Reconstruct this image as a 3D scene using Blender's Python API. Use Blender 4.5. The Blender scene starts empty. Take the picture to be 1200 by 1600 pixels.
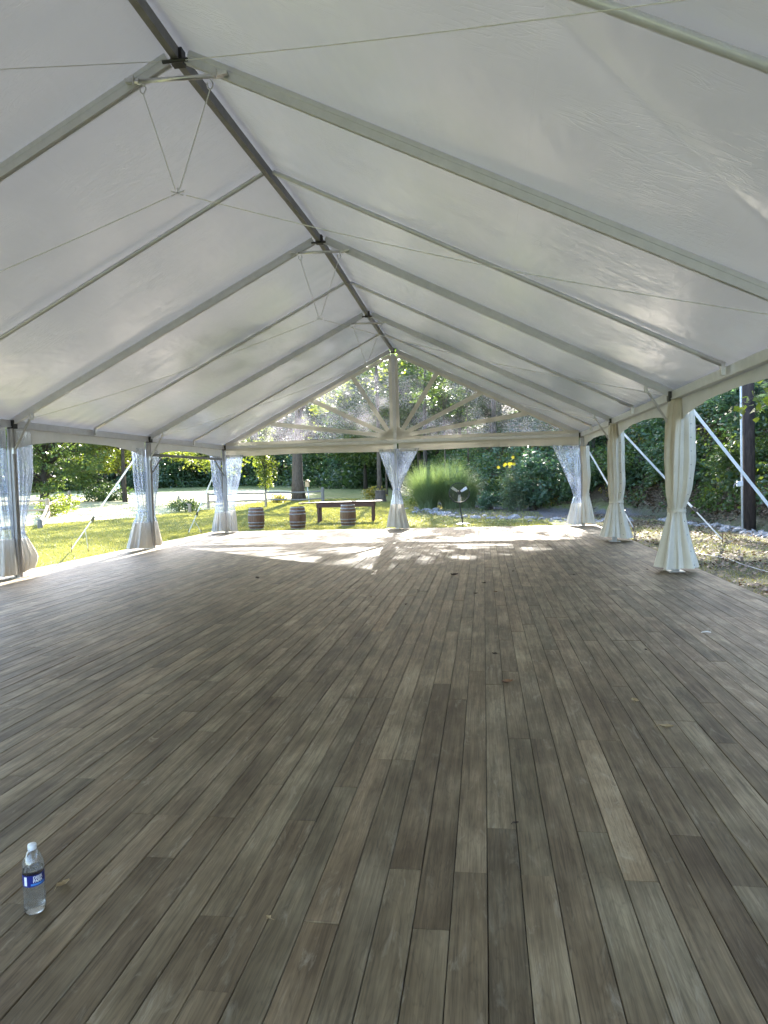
import bpy, math, random
import numpy as np
from mathutils import Vector, Matrix
R = math.radians
rng = np.random.default_rng(7)
random.seed(7)
S = bpy.context.scene
COL = S.collection

# ------------------------------------------------------------------ camera
F_PX, YAW, PITCH, ROLL = 1105.0, 0.14112, 0.0463, -0.02853
CAM = Vector((2.9016, 0.0, 1.7096))
cy, sy, cp, sp, cr, sr = math.cos(YAW), math.sin(YAW), math.cos(PITCH), math.sin(PITCH), math.cos(ROLL), math.sin(ROLL)
FW = Vector((-sy * cp, cy * cp, -sp)); RT = Vector((cy, sy, 0)); UP = RT.cross(FW)
R2 = cr * RT + sr * UP; U2 = -sr * RT + cr * UP
cam = bpy.data.cameras.new('camera'); cam_o = bpy.data.objects.new('camera', cam); COL.objects.link(cam_o)
cam.sensor_fit = 'AUTO'; cam.sensor_width = 36; cam.lens = F_PX / 1600 * 36
cam.clip_start = 0.05; cam.clip_end = 2000
m3 = Matrix((R2, U2, -FW)).transposed()
cam_o.matrix_world = Matrix.Translation(CAM) @ m3.to_4x4()
S.camera = cam_o

# ------------------------------------------------------------------ sky, sun, exposure
SUN_DIR = Vector((-0.088, 1.0, 0.543)).normalized()      # towards the sun
w = bpy.data.worlds.new('World'); S.world = w; w.use_nodes = True
nt = w.node_tree; bg = nt.nodes['Background']
sky = nt.nodes.new('ShaderNodeTexSky'); sky.sky_type = 'NISHITA'; sky.sun_disc = False
sky.sun_elevation = math.asin(SUN_DIR.z); sky.sun_rotation = math.atan2(SUN_DIR.x, SUN_DIR.y)
sky.air_density = 1.0; sky.dust_density = 1.5; sky.ozone_density = 1.0
nt.links.new(sky.outputs[0], bg.inputs[0]); bg.inputs[1].default_value = 0.15
sun = bpy.data.lights.new('sun', 'SUN'); sun.energy = 4.0; sun.angle = R(0.53); sun.color = (1.0, 0.93, 0.82)
sun_o = bpy.data.objects.new('sun', sun); COL.objects.link(sun_o)
sun_o.rotation_euler = (-SUN_DIR).to_track_quat('-Z', 'Y').to_euler(); sun_o.location = (0, 40, 40)
vs = S.view_settings; vs.view_transform = 'Standard'; vs.look = 'None'; vs.gamma = 1; vs.use_curve_mapping = False
vs.exposure = 3.15
S.render.engine = 'CYCLES'
cyc = S.cycles
cyc.use_denoising = True; cyc.max_bounces = 10; cyc.diffuse_bounces = 5; cyc.glossy_bounces = 4
cyc.transmission_bounces = 8; cyc.transparent_max_bounces = 24
cyc.caustics_reflective = False; cyc.caustics_refractive = False; cyc.sample_clamp_indirect = 6
cyc.use_adaptive_sampling = True; cyc.adaptive_threshold = 0.02

# ------------------------------------------------------------------ helpers
def project(p):
    q = Vector(p) - CAM; z = q.dot(FW)
    if z < 0.05: return None
    return 600 + F_PX * q.dot(R2) / z, 800 - F_PX * q.dot(U2) / z
def in_view(P, mu=60, mv=60):
    P = np.asarray(P, float); q = P - np.array(CAM); z = q @ np.array(FW); zz = np.maximum(z, 0.05)
    u = 600 + F_PX * (q @ np.array(R2)) / zz; v = 800 - F_PX * (q @ np.array(U2)) / zz
    return (z > 0.1) & (u > -mu) & (u < 1200 + mu) & (v > -mv) & (v < 1600 + mv)
def sstep(a, b, x): 
    t = np.clip((x - a) / (b - a), 0, 1); return t * t * (3 - 2 * t)

WLOC = {}
def wloc(p): return WLOC.get(p.name, Vector((0, 0, 0))) if p is not None else Vector((0, 0, 0))
def tag(o, label=None, cat=None, group=None, kind=None):
    if label: o['label'] = label
    if cat: o['category'] = cat
    if group: o['group'] = group
    if kind: o['kind'] = kind
    return o
def thing(name, label, cat, loc=(0, 0, 0), group=None):
    o = bpy.data.objects.new(name, None); COL.objects.link(o); o.location = loc; WLOC[o.name] = Vector(loc)
    o.empty_display_size = 0.1
    return tag(o, label, cat, group)
def link(name, me, mat, parent=None, smooth=False):
    """link a mesh whose vertices are in world space (or in the root's own space when the root sits at the origin)"""
    o = bpy.data.objects.new(name, me); COL.objects.link(o)
    if mat is not None: me.materials.append(mat)
    if smooth:
        lt = np.empty(len(me.polygons), np.int32); me.polygons.foreach_get('loop_total', lt); me.polygons.foreach_set('use_smooth', lt <= 4)
    if parent is not None:
        o.parent = parent; o.location = -wloc(parent); WLOC[o.name] = Vector((0, 0, 0))
    return o
def np_mesh(name, V, Fa):
    me = bpy.data.meshes.new(name); V = np.asarray(V, np.float32); Fa = np.asarray(Fa, np.int32); k = Fa.shape[1]
    me.vertices.add(len(V)); me.vertices.foreach_set('co', V.ravel())
    me.loops.add(Fa.size); me.loops.foreach_set('vertex_index', Fa.ravel())
    me.polygons.add(len(Fa)); me.polygons.foreach_set('loop_start', np.arange(0, Fa.size, k, dtype=np.int32))
    me.update(calc_edges=True); return me
class MB:
    def __init__(s): s.v = []; s.f = []
    def add(s, vs_, fs):
        b = len(s.v); s.v += [tuple(p) for p in vs_]; s.f += [tuple(i + b for i in f) for f in fs]; return s
    def box(s, c, size, rot=None):
        c = Vector(c); h = [d / 2 for d in size]; vs_ = []
        for x in (-1, 1):
            for y in (-1, 1):
                for z in (-1, 1):
                    p = Vector((x * h[0], y * h[1], z * h[2])); p = rot @ p if rot else p; vs_.append(c + p)
        return s.add(vs_, [(0, 1, 3, 2), (4, 6, 7, 5), (0, 4, 5, 1), (2, 3, 7, 6), (0, 2, 6, 4), (1, 5, 7, 3)])
    def bar(s, a, b, wd, ht, up=(0, 0, 1)):
        a, b = Vector(a), Vector(b); d = (b - a); L = d.length; d.normalize(); sd = d.cross(Vector(up)).normalized(); u = sd.cross(d)
        return s.box((a + b) / 2, (L, wd, ht), Matrix((d, sd, u)).transposed())
    def prof(s, a, b, pts, up=(0, 0, 1)):
        a, b = Vector(a), Vector(b); d = (b - a).normalized(); sd = d.cross(Vector(up)).normalized(); u = sd.cross(d); n = len(pts)
        vs_ = [a + sd * p[0] + u * p[1] for p in pts] + [b + sd * p[0] + u * p[1] for p in pts]
        return s.add(vs_, [(i, (i + 1) % n, n + (i + 1) % n, n + i) for i in range(n)] + [tuple(range(n))[::-1], tuple(range(n, 2 * n))])
    def tube(s, pts, r, n=8, cap=True):
        pts = [Vector(p) for p in pts]; rs = r if hasattr(r, '__len__') else [r] * len(pts); vs_ = []; u = None
        for i, p in enumerate(pts):
            d = (pts[min(i + 1, len(pts) - 1)] - pts[max(i - 1, 0)]).normalized()
            if u is None: u = d.orthogonal().normalized()
            u = (u - d * u.dot(d)).normalized(); w_ = d.cross(u)
            vs_ += [p + (u * math.cos(2 * math.pi * k / n) + w_ * math.sin(2 * math.pi * k / n)) * rs[i] for k in range(n)]
        fs = [(i * n + k, i * n + (k + 1) % n, (i + 1) * n + (k + 1) % n, (i + 1) * n + k) for i in range(len(pts) - 1) for k in range(n)]
        if cap: fs += [tuple(range(n))[::-1], tuple(range((len(pts) - 1) * n, len(pts) * n))]
        return s.add(vs_, fs)
    def lathe(s, prof, n=24, c=(0, 0, 0), cap=True):
        c = Vector(c); vs_ = [c + Vector((r * math.cos(2 * math.pi * k / n), r * math.sin(2 * math.pi * k / n), z)) for r, z in prof for k in range(n)]
        fs = [(i * n + k, i * n + (k + 1) % n, (i + 1) * n + (k + 1) % n, (i + 1) * n + k) for i in range(len(prof) - 1) for k in range(n)]
        if cap: fs += [tuple(range(n))[::-1], tuple(range((len(prof) - 1) * n, len(prof) * n))]
        return s.add(vs_, fs)
    def build(s, name, mat, parent=None, smooth=False):
        me = bpy.data.meshes.new(name); me.from_pydata(s.v, [], s.f); me.update()
        return link(name, me, mat, parent, smooth)
def bevel(o, wd=0.004, seg=1):
    b = o.modifiers.new('bevel', 'BEVEL'); b.width = wd; b.segments = seg; b.limit_method = 'ANGLE'; return o
def copy_tree(o, parent=None):
    c = o.copy(); COL.objects.link(c); c.parent = parent
    for ch in o.children: copy_tree(ch, c)
    return c

# ------------------------------------------------------------------ materials
class NT:
    def __init__(s, name):
        s.m = bpy.data.materials.new(name); s.m.use_nodes = True; s.t = s.m.node_tree; s.n = s.t.nodes
        s.p = s.n['Principled BSDF']; s.out = s.n['Material Output']
    def node(s, typ, **kw):
        n = s.n.new(typ)
        for k, v in kw.items():
            if k.startswith('i_'): n.inputs[k[2:].replace('_', ' ')].default_value = v
            else: setattr(n, k, v)
        return n
    def l(s, a, b): s.t.links.new(a, b)
    def coord(s, kind='Object', scale=(1, 1, 1), rot=(0, 0, 0), vec=None):
        if vec is None:
            if kind == 'World': vec = s.node('ShaderNodeNewGeometry').outputs['Position']
            else: vec = s.node('ShaderNodeTexCoord').outputs[kind]
        mp = s.node('ShaderNodeMapping'); mp.inputs['Scale'].default_value = scale; mp.inputs['Rotation'].default_value = rot
        s.l(vec, mp.inputs['Vector']); return mp.outputs[0]
    def noise(s, vec, scale=5, detail=4, rough=0.55, dist=0):
        n = s.node('ShaderNodeTexNoise'); n.inputs['Scale'].default_value = scale; n.inputs['Detail'].default_value = detail
        n.inputs['Roughness'].default_value = rough; n.inputs['Distortion'].default_value = dist
        s.l(vec, n.inputs['Vector']); return n.outputs['Fac']
    def ramp(s, fac, stops):
        r = s.node('ShaderNodeValToRGB'); e = r.color_ramp.elements
        while len(e) > 1: e.remove(e[-1])
        for i, (p, c) in enumerate(stops):
            if not hasattr(c, '__len__'): c = (c, c, c)
            el = e[0] if i == 0 else e.new(p)
            el.position = p; el.color = (*c, 1)
        s.l(fac, r.inputs[0]); return r.outputs[0]
    def mix(s, fac, a, b, mode='MIX'):
        n = s.node('ShaderNodeMix', data_type='RGBA', blend_type=mode)
        for inp, val in ((n.inputs['Factor'], fac), (n.inputs[6], a), (n.inputs[7], b)):
            if hasattr(val, 'is_output') or isinstance(val, bpy.types.NodeSocket): s.l(val, inp)
            else: inp.default_value = val if not hasattr(val, '__len__') else (*val[:3], 1)
        return n.outputs[2]
    def math(s, op, a, b=None):
        n = s.node('ShaderNodeMath', operation=op)
        for inp, val in ((n.inputs[0], a), (n.inputs[1], b)):
            if val is None: continue
            if isinstance(val, bpy.types.NodeSocket): s.l(val, inp)
            else: inp.default_value = val
        return n.outputs[0]
    def bump(s, h, strength=0.3, dist=0.01, to=None):
        b = s.node('ShaderNodeBump'); b.inputs['Strength'].default_value = strength; b.inputs['Distance'].default_value = dist
        s.l(h, b.inputs['Height'])
        if to is None: s.l(b.outputs[0], s.p.inputs['Normal'])
        return b.outputs[0]
    def base(s, c): 
        if isinstance(c, bpy.types.NodeSocket): s.l(c, s.p.inputs['Base Color'])
        else: s.p.inputs['Base Color'].default_value = (*c, 1)
    def set(s, **kw):
        for k, v in kw.items(): s.p.inputs[k.replace('_', ' ')].default_value = v

def simple(name, c1, c2, rough=0.5, scale=6, metal=0.0, bump=0.0, stretch=(1, 1, 1), kind='Object', detail=5):
    t = NT(name); v = t.coord(kind, stretch); n = t.noise(v, scale, detail, 0.6)
    t.base(t.ramp(n, [(0.3, c1), (0.7, c2)])); t.set(Roughness=rough, Metallic=metal)
    if bump: t.bump(n, bump, 0.01)
    return t.m

def plank_mat(name, individual):
    t = NT(name)
    if individual:
        oi = t.node('ShaderNodeObjectInfo'); rnd = oi.outputs['Random']; tone = t.math('MULTIPLY', oi.outputs['Color'], 1.0)
    else:
        rnd = t.node('ShaderNodeNewGeometry').outputs['Random Per Island']
        tone = t.math('ADD', t.math('MULTIPLY', rnd, 0.5), 0.72)
    pos = t.node('ShaderNodeNewGeometry').outputs['Position']
    off = t.node('ShaderNodeCombineXYZ'); t.l(t.math('MULTIPLY', rnd, 37.0), off.inputs[0]); t.l(t.math('MULTIPLY', rnd, 91.0), off.inputs[1]); t.l(t.math('MULTIPLY', rnd, 17.0), off.inputs[2])
    va = t.node('ShaderNodeVectorMath', operation='ADD'); t.l(pos, va.inputs[0]); t.l(off.outputs[0], va.inputs[1]); v = va.outputs[0]
    # cathedral figure: distorted rings stretched along the board
    ring = t.noise(t.coord(vec=v, scale=(9, 0.9, 1)), 1.0, 3, 0.55, 1.6)
    grain = t.math('FRACT', t.math('MULTIPLY', ring, 9.0))
    fine = t.noise(t.coord(vec=v, scale=(120, 3.0, 20)), 1.0, 4, 0.65)
    streak = t.noise(t.coord(vec=v, scale=(26, 1.3, 4)), 1.0, 4, 0.6, 0.6)
    blot = t.noise(t.coord(vec=v, scale=(3.2, 1.6, 3)), 1.0, 4, 0.6)
    wide = t.noise(t.coord(vec=pos, scale=(0.35, 0.35, 1)), 1.0, 4, 0.6)
    scuff = t.noise(t.coord(vec=v, scale=(14, 3.2, 3), rot=(0, 0, 0.35)), 1.0, 5, 0.7, 0.8)
    c = t.ramp(blot, [(0.25, (0.092, 0.064, 0.035)), (0.5, (0.168, 0.125, 0.074)), (0.75, (0.285, 0.226, 0.143))])
    hue = t.ramp(rnd, [(0.0, (1.04, 0.98, 0.93)), (0.35, (0.98, 1.0, 0.97)), (0.7, (1.02, 0.99, 0.95)), (1.0, (0.97, 1.0, 0.99))])
    c = t.mix(1.0, c, hue, 'MULTIPLY')
    c = t.mix(0.6, c, t.ramp(streak, [(0.25, 0.40), (0.5, 0.97), (0.75, 1.5)]), 'MULTIPLY')
    c = t.mix(0.4, c, t.ramp(grain, [(0.0, 0.55), (0.18, 1.05), (0.8, 1.1), (1.0, 0.6)]), 'MULTIPLY')
    c = t.mix(0.6, c, t.ramp(fine, [(0.3, 0.55), (0.62, 1.3)]), 'MULTIPLY')
    c = t.mix(t.ramp(scuff, [(0.57, 0.0), (0.72, 0.5)]), c, (0.38, 0.325, 0.235))
    c = t.mix(0.6, c, t.ramp(wide, [(0.3, 0.72), (0.65, 1.22)]), 'MULTIPLY')
    cm = t.node('ShaderNodeCombineColor')
    for i in range(3): t.l(tone, cm.inputs[i])
    c = t.mix(1.0, c, cm.outputs[0], 'MULTIPLY')
    t.base(c)
    t.l(t.ramp(streak, [(0.3, 0.66), (0.7, 0.52)]), t.p.inputs['Roughness']); t.p.inputs['Specular IOR Level'].default_value = 0.32
    h = t.math('ADD', t.math('MULTIPLY', fine, 0.6), t.math('MULTIPLY', streak, 0.6))
    t.bump(h, 0.35, 0.004)
    return t.m

def roof_mat():
    t = NT('roof_vinyl'); pos = t.node('ShaderNodeNewGeometry').outputs['Position']
    msk_n = t.noise(t.coord(vec=pos, scale=(0.8, 0.8, 0.8)), 1.0, 2, 0.5)
    msk = t.ramp(msk_n, [(0.47, 0.0), (0.66, 1.0)])
    wr = t.noise(t.coord(vec=pos, scale=(1.3, 5.5, 1.3), rot=(0, 0, -0.7)), 1.6, 3, 0.6, 1.2)
    w2 = t.ramp(wr, [(0.44, 0.0), (0.5, 1.0), (0.56, 0.0)])
    fine = t.noise(t.coord(vec=pos, scale=(3, 1.2, 3), rot=(0, 0, 0.5)), 1.1, 2, 0.6)
    sx_ = t.node('ShaderNodeSeparateXYZ'); t.l(pos, sx_.inputs[0])       # packing folds across the cloth
    f1 = t.math('PINGPONG', sx_.outputs[0], 0.83); f2 = t.math('PINGPONG', t.math('ADD', sx_.outputs[1], 0.4), 1.41)
    fold = t.math('ADD', t.math('LESS_THAN', f1, 0.006), t.math('LESS_THAN', f2, 0.006))
    h = t.math('ADD', t.math('ADD', t.math('MULTIPLY', t.math('MULTIPLY', w2, msk), 0.50), t.math('MULTIPLY', fine, 2.2)), t.math('MULTIPLY', fold, 0.13))
    nb = t.bump(h, 0.45, 0.014)
    t.base(t.ramp(msk_n, [(0.3, (0.54, 0.55, 0.585)), (0.7, (0.63, 0.64, 0.67))])); t.set(Roughness=0.24); t.p.inputs['Specular IOR Level'].default_value = 1.0
    tr = t.node('ShaderNodeBsdfTranslucent'); tr.inputs['Color'].default_value = (0.62, 0.64, 0.67, 1)
    mx = t.node('ShaderNodeMixShader'); mx.inputs[0].default_value = 0.040
    t.l(t.p.outputs[0], mx.inputs[1]); t.l(tr.outputs[0], mx.inputs[2]); t.l(mx.outputs[0], t.out.inputs[0])
    return t.m

def clear_vinyl(name, haze_lo, haze_hi, tint, wr, gloss=0.10, scale=(1, 1, 1), hz_scale=1.2):
    t = NT(name); pos = t.node('ShaderNodeNewGeometry').outputs['Position']
    n1 = t.noise(t.coord(vec=pos, scale=scale), wr, 1.5, 0.5, 0.8)
    nb = t.bump(n1, 0.45, 0.05, to=1)
    hz = t.noise(t.coord(vec=pos, scale=scale), hz_scale, 2.5, 0.5, 0.6)
    hzr = t.ramp(hz, [(0.42, haze_lo), (0.66, haze_hi)])
    tp = t.node('ShaderNodeBsdfTransparent'); tp.inputs[0].default_value = (0.93, 0.95, 0.97, 1)
    tr = t.node('ShaderNodeBsdfTranslucent'); tr.inputs[0].default_value = (*tint, 1)
    df = t.node('ShaderNodeBsdfDiffuse'); df.inputs[0].default_value = (*tint, 1)
    gl = t.node('ShaderNodeBsdfGlossy'); gl.inputs['Roughness'].default_value = 0.2; t.l(nb, gl.inputs['Normal'])
    m0 = t.node('ShaderNodeMixShader'); m0.inputs[0].default_value = 0.5; t.l(tr.outputs[0], m0.inputs[1]); t.l(df.outputs[0], m0.inputs[2])
    m1 = t.node('ShaderNodeMixShader'); t.l(hzr, m1.inputs[0]); t.l(tp.outputs[0], m1.inputs[1]); t.l(m0.outputs[0], m1.inputs[2])
    fr = t.node('ShaderNodeFresnel'); fr.inputs[0].default_value = 1.35; t.l(nb, fr.inputs['Normal'])
    fa = t.math('MINIMUM', t.math('ADD', fr.outputs[0], gloss), 0.6)
    m2 = t.node('ShaderNodeMixShader'); t.l(fa, m2.inputs[0]); t.l(m1.outputs[0], m2.inputs[1]); t.l(gl.outputs[0], m2.inputs[2])
    t.l(m2.outputs[0], t.out.inputs[0]); return t.m

def leaf_mat(name, cols, trans=0.45, tcol=None, rough=0.45):
    t = NT(name); g = t.node('ShaderNodeNewGeometry'); rnd = g.outputs['Random Per Island']
    n = t.noise(t.coord('World'), 0.6, 3, 0.6)
    f = t.math('ADD', t.math('MULTIPLY', rnd, 0.6), t.math('MULTIPLY', n, 0.5))
    k = len(cols); c = t.ramp(f, [(0.15 + 0.75 * i / max(k - 1, 1), x) for i, x in enumerate(cols)])
    t.base(c); t.set(Roughness=rough)
    tr = t.node('ShaderNodeBsdfTranslucent')
    t.l(t.mix(1.0, c, tcol or (1.9, 1.9, 0.7), 'MULTIPLY'), tr.inputs[0])
    mx = t.node('ShaderNodeMixShader'); mx.inputs[0].default_value = trans
    t.l(t.p.outputs[0], mx.inputs[1]); t.l(tr.outputs[0], mx.inputs[2]); t.l(mx.outputs[0], t.out.inputs[0]); return t.m

def fabric_mat(name, c1, c2, trans=0.2, rough=0.5):
    t = NT(name); v = t.coord('World'); n = t.noise(v, 3.0, 5, 0.6)
    t.base(t.ramp(n, [(0.3, c1), (0.7, c2)])); t.set(Roughness=rough)
    nb = t.bump(t.noise(t.coord('World', (1, 1, 0.4)), 14, 4, 0.6, 1.0), 0.25, 0.02)
    tr = t.node('ShaderNodeBsdfTranslucent'); tr.inputs[0].default_value = (*c2, 1)
    mx = t.node('ShaderNodeMixShader'); mx.inputs[0].default_value = trans
    t.l(t.p.outputs[0], mx.inputs[1]); t.l(tr.outputs[0], mx.inputs[2]); t.l(mx.outputs[0], t.out.inputs[0]); return t.m

def bark_mat(name, c1, c2):
    t = NT(name); v = t.coord('Object', (1, 1, 0.18)); n = t.noise(v, 14, 5, 0.65, 0.6)
    t.base(t.ramp(n, [(0.35, c1), (0.65, c2)])); t.set(Roughness=0.9); t.bump(n, 0.9, 0.03); return t.m

M = {}
M['plank'] = plank_mat('weathered_plank', True); M['plank_far'] = plank_mat('weathered_plank_far', False)
M['deck_base_shade'] = simple('shaded_deck_base', (0.02, 0.017, 0.014), (0.035, 0.03, 0.025), 0.9)  # near-black, so the shade under the board gaps is in this colour
M['roof'] = roof_mat()
M['valance'] = fabric_mat('white_valance', (0.64, 0.63, 0.60), (0.72, 0.71, 0.68), 0.05)
M['cream'] = fabric_mat('cream_vinyl_curtain', (0.52, 0.47, 0.37), (0.60, 0.55, 0.44), 0.10, 0.36)
M['skirt'] = fabric_mat('white_vinyl_skirt', (0.64, 0.63, 0.60), (0.74, 0.73, 0.70), 0.25, 0.38)
M['alu'] = simple('anodised_aluminium', (0.58, 0.59, 0.64), (0.66, 0.67, 0.72), 0.36, 8, 0.2, 0.03, (1, 1, 1))
M['alu_backlit'] = simple('backlit_post_aluminium', (0.46, 0.46, 0.48), (0.54, 0.54, 0.56), 0.42, 8, 0.2)  # frame aluminium toned darker: the posts' backlit shade is in the colour
M['alu_dark'] = simple('ridge_aluminium', (0.19, 0.19, 0.19), (0.25, 0.25, 0.25), 0.5, 8, 0.4)
M['steel'] = simple('galvanised_steel', (0.55, 0.55, 0.55), (0.68, 0.68, 0.68), 0.32, 30, 0.9)
M['black'] = simple('black_bracket', (0.015, 0.015, 0.015), (0.03, 0.03, 0.03), 0.5, 20)
M['cable'] = simple('steel_cable', (0.66, 0.66, 0.65), (0.76, 0.76, 0.75), 0.4, 60, 0.2)
M['clear'] = clear_vinyl('clear_curtain_vinyl', 0.20, 0.40, (0.46, 0.54, 0.74), 1.3, 0.06, (4, 4, 0.35), 1.2)
M['pane'] = clear_vinyl('clear_gable_vinyl', 0.02, 0.22, (0.80, 0.77, 0.90), 6, 0.03, (1, 1, 1), 0.9)
M['white_web'] = fabric_mat('white_webbing', (0.62, 0.61, 0.57), (0.70, 0.69, 0.65), 0.25)
M['strap'] = fabric_mat('pale_strap', (0.60, 0.62, 0.64), (0.70, 0.72, 0.74), 0.25, 0.6)

# ------------------------------------------------------------------ terrain
FOOT = np.array([(11.3, -60), (11.3, 21), (10.9, 29), (9.2, 33), (6.2, 36), (3.4, 39.5), (1.2, 43), (-1.5, 50), (-4, 62), (-5.5, 80), (-6, 130), (-6, 500)], float)
def hill_d(x, y):
    x = np.asarray(x, float); y = np.asarray(y, float); d = np.full(x.shape, 1e9)
    for a, b in zip(FOOT[:-1], FOOT[1:]):
        e = b - a; t = np.clip(((x - a[0]) * e[0] + (y - a[1]) * e[1]) / (e @ e), 0, 1)
        d = np.minimum(d, np.hypot(x - a[0] - t * e[0], y - a[1] - t * e[1]))
    fx = np.interp(y, FOOT[:, 1], FOOT[:, 0]); return np.where(x > fx, d, -d)
def gz(x, y):
    x = np.asarray(x, float); y = np.asarray(y, float)
    z = -0.22 + 0.018 * np.clip(y - 29, 0, 130)
    z = z + 0.05 * np.sin(x * 0.21 + 1.3) * np.sin(y * 0.17) * sstep(26, 40, y) 
    d = np.maximum(hill_d(x, y), 0); z = z + 8.5 * (1 - np.exp(-d / (8.0 - 3.6 * sstep(42, 31, y)))) + 0.03 * np.clip(d - 10, 0, 200)
    z = z + np.where(d > 0, 0.35 * np.sin(x * 0.9 + y * 0.5) * np.sin(y * 0.7 - x * 0.3) * sstep(0, 4, d), 0)
    z = z + 0.22 * np.clip(y - 138, 0, 90) + 0.15 * np.clip(-70 - x, 0, 80)
    return z
def gzf(x, y): return float(gz(np.array([x]), np.array([y]))[0])
xs = np.unique(np.concatenate([np.linspace(-600, -110, 12), np.linspace(-110, -30, 50), np.linspace(-30, 30, 121), np.linspace(30, 90, 30), np.linspace(90, 600, 12)]))
ys = np.unique(np.concatenate([np.linspace(-500, -20, 10), np.linspace(-20, 60, 161), np.linspace(60, 250, 100), np.linspace(250, 800, 8)]))
GX, GY = np.meshgrid(xs, ys); GZ = gz(GX, GY)
GZ = np.where((np.abs(GX + 0.15) < 6.4) & (GY < 24) & (GY > -6), GZ - 0.12, GZ)
V = np.stack([GX, GY, GZ], -1).reshape(-1, 3); nx, ny = len(xs), len(ys)
ii = (np.arange(ny - 1)[:, None] * nx + np.arange(nx - 1)[None]).ravel()
ground_me = np_mesh('ground', V, np.stack([ii, ii + 1, ii + nx + 1, ii + nx], 1))
hd = hill_d(V[:, 0], V[:, 1])
right_bare = sstep(5.2, 7.0, V[:, 0]) * sstep(36, 30, V[:, 1])
forest = np.clip(sstep(-0.4, 0.8, hd) + sstep(136, 142, V[:, 1]) + sstep(-66, -74, V[:, 0]), 0, 1)
gravel = sstep(-6.5, -4.2, hd) * sstep(0.5, -0.5, hd) * sstep(30.5, 32.5, V[:, 1]) * sstep(-3, 0.5, V[:, 0]) * sstep(56, 50, V[:, 1])
def glare_lawn_m(x, y):  # lawn area whose sun glare is painted in as paler ground
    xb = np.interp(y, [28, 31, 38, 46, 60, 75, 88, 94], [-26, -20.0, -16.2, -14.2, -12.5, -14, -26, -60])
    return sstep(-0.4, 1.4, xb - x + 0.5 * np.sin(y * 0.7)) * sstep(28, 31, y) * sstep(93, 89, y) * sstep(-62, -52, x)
for nm, arr in (('bare', right_bare), ('forest', forest), ('gravel', gravel), ('glare_lawn', glare_lawn_m(V[:, 0], V[:, 1]))):
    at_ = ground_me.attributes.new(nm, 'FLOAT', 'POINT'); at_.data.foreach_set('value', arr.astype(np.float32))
t = NT('ground_surface'); wv = t.coord('World')
def attr(nm):
    a = t.node('ShaderNodeAttribute', attribute_name=nm); return a.outputs['Fac']
n_a = t.noise(wv, 0.35, 5, 0.6); n_b = t.noise(wv, 3.2, 5, 0.65); n_c = t.noise(wv, 22, 4, 0.7)
grass_c = t.ramp(n_b, [(0.25, (0.085, 0.110, 0.034)), (0.5, (0.135, 0.160, 0.055)), (0.78, (0.21, 0.205, 0.09))])
dry = t.ramp(n_c, [(0.3, (0.13, 0.115, 0.062)), (0.7, (0.22, 0.195, 0.11))])
grass_c = t.mix(t.ramp(n_a, [(0.48, 0.0), (0.68, 0.65)]), grass_c, dry)
bare_c = t.ramp(n_c, [(0.3, (0.050, 0.045, 0.032)), (0.55, (0.095, 0.088, 0.062)), (0.75, (0.17, 0.155, 0.12))])
moss = t.ramp(n_b, [(0.42, 0.0), (0.62, 0.75)]); bare_c = t.mix(moss, bare_c, (0.075, 0.090, 0.040))
for_c = t.ramp(n_c, [(0.3, (0.030, 0.024, 0.016)), (0.55, (0.075, 0.058, 0.038)), (0.75, (0.15, 0.115, 0.08))])
grv = t.ramp(n_c, [(0.3, (0.06, 0.055, 0.055)), (0.7, (0.19, 0.175, 0.17))])
edge = t.math('MULTIPLY', t.math('SUBTRACT', n_b, 0.5), 0.9)
def soft(nm): return t.ramp(t.math('ADD', attr(nm), edge), [(0.35, 0.0), (0.65, 1.0)])
glare_c = t.ramp(n_c, [(0.3, (0.34, 0.33, 0.19)), (0.7, (0.48, 0.46, 0.31))])  # straw-pale colour carrying the glare of the sunlit lawn
c = t.mix(soft('bare'), grass_c, bare_c); c = t.mix(soft('glare_lawn'), c, glare_c); c = t.mix(soft('gravel'), c, grv); c = t.mix(soft('forest'), c, for_c)
t.base(c); t.set(Roughness=0.95); t.p.inputs['Specular IOR Level'].default_value = 0.15; t.bump(t.math('ADD', n_c, n_b), 0.7, 0.05)
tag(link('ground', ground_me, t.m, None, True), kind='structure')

# ------------------------------------------------------------------ deck
deck = thing('deck', 'weathered grey timber deck under the white tent', 'deck', (0, 10, 0)); deck['kind'] = 'structure'
del deck['category']
PW = 0.1421; X_LO, X_HI, Y_LO, Y_HI = -6.75, 6.46, -4.6, 24.2
i0 = math.floor((X_LO - 2.738) / PW); i1 = math.floor((X_HI - 2.738) / PW)
planks = []
prng = random.Random(3)
for i in range(i0, i1 + 1):
    x = 2.738 + i * PW; y = Y_LO - prng.choice([0, 0.4, 0.8, 1.2, 1.6])
    while y < Y_HI:
        L = prng.choice([1.2, 1.6, 1.6, 2.0, 2.0, 2.4, 2.4, 2.8, 3.2]) ; a, b = max(y, Y_LO), min(y + L, Y_HI)
        if b - a < 0.35 or Y_HI - (y + L) < 0.3: b = Y_HI if Y_HI - (y + L) < 0.3 else b
        if b - a > 0.15: planks.append([x, a, b])
        y = b if b > y else y + L
        if b >= Y_HI: break
def plank_area(p):
    a, b = max(p[1], 2.0), p[2]
    if b <= a + 0.05: return 0
    c = project((p[0] + PW / 2, (a + b) / 2, 0))
    if c is None or not (-90 < c[0] < 1290): return 0
    return 1 / a - 1 / b
planks.sort(key=plank_area, reverse=True)
pm = MB()
g_, th = 0.0035, 0.028
hx = 0.5
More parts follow.
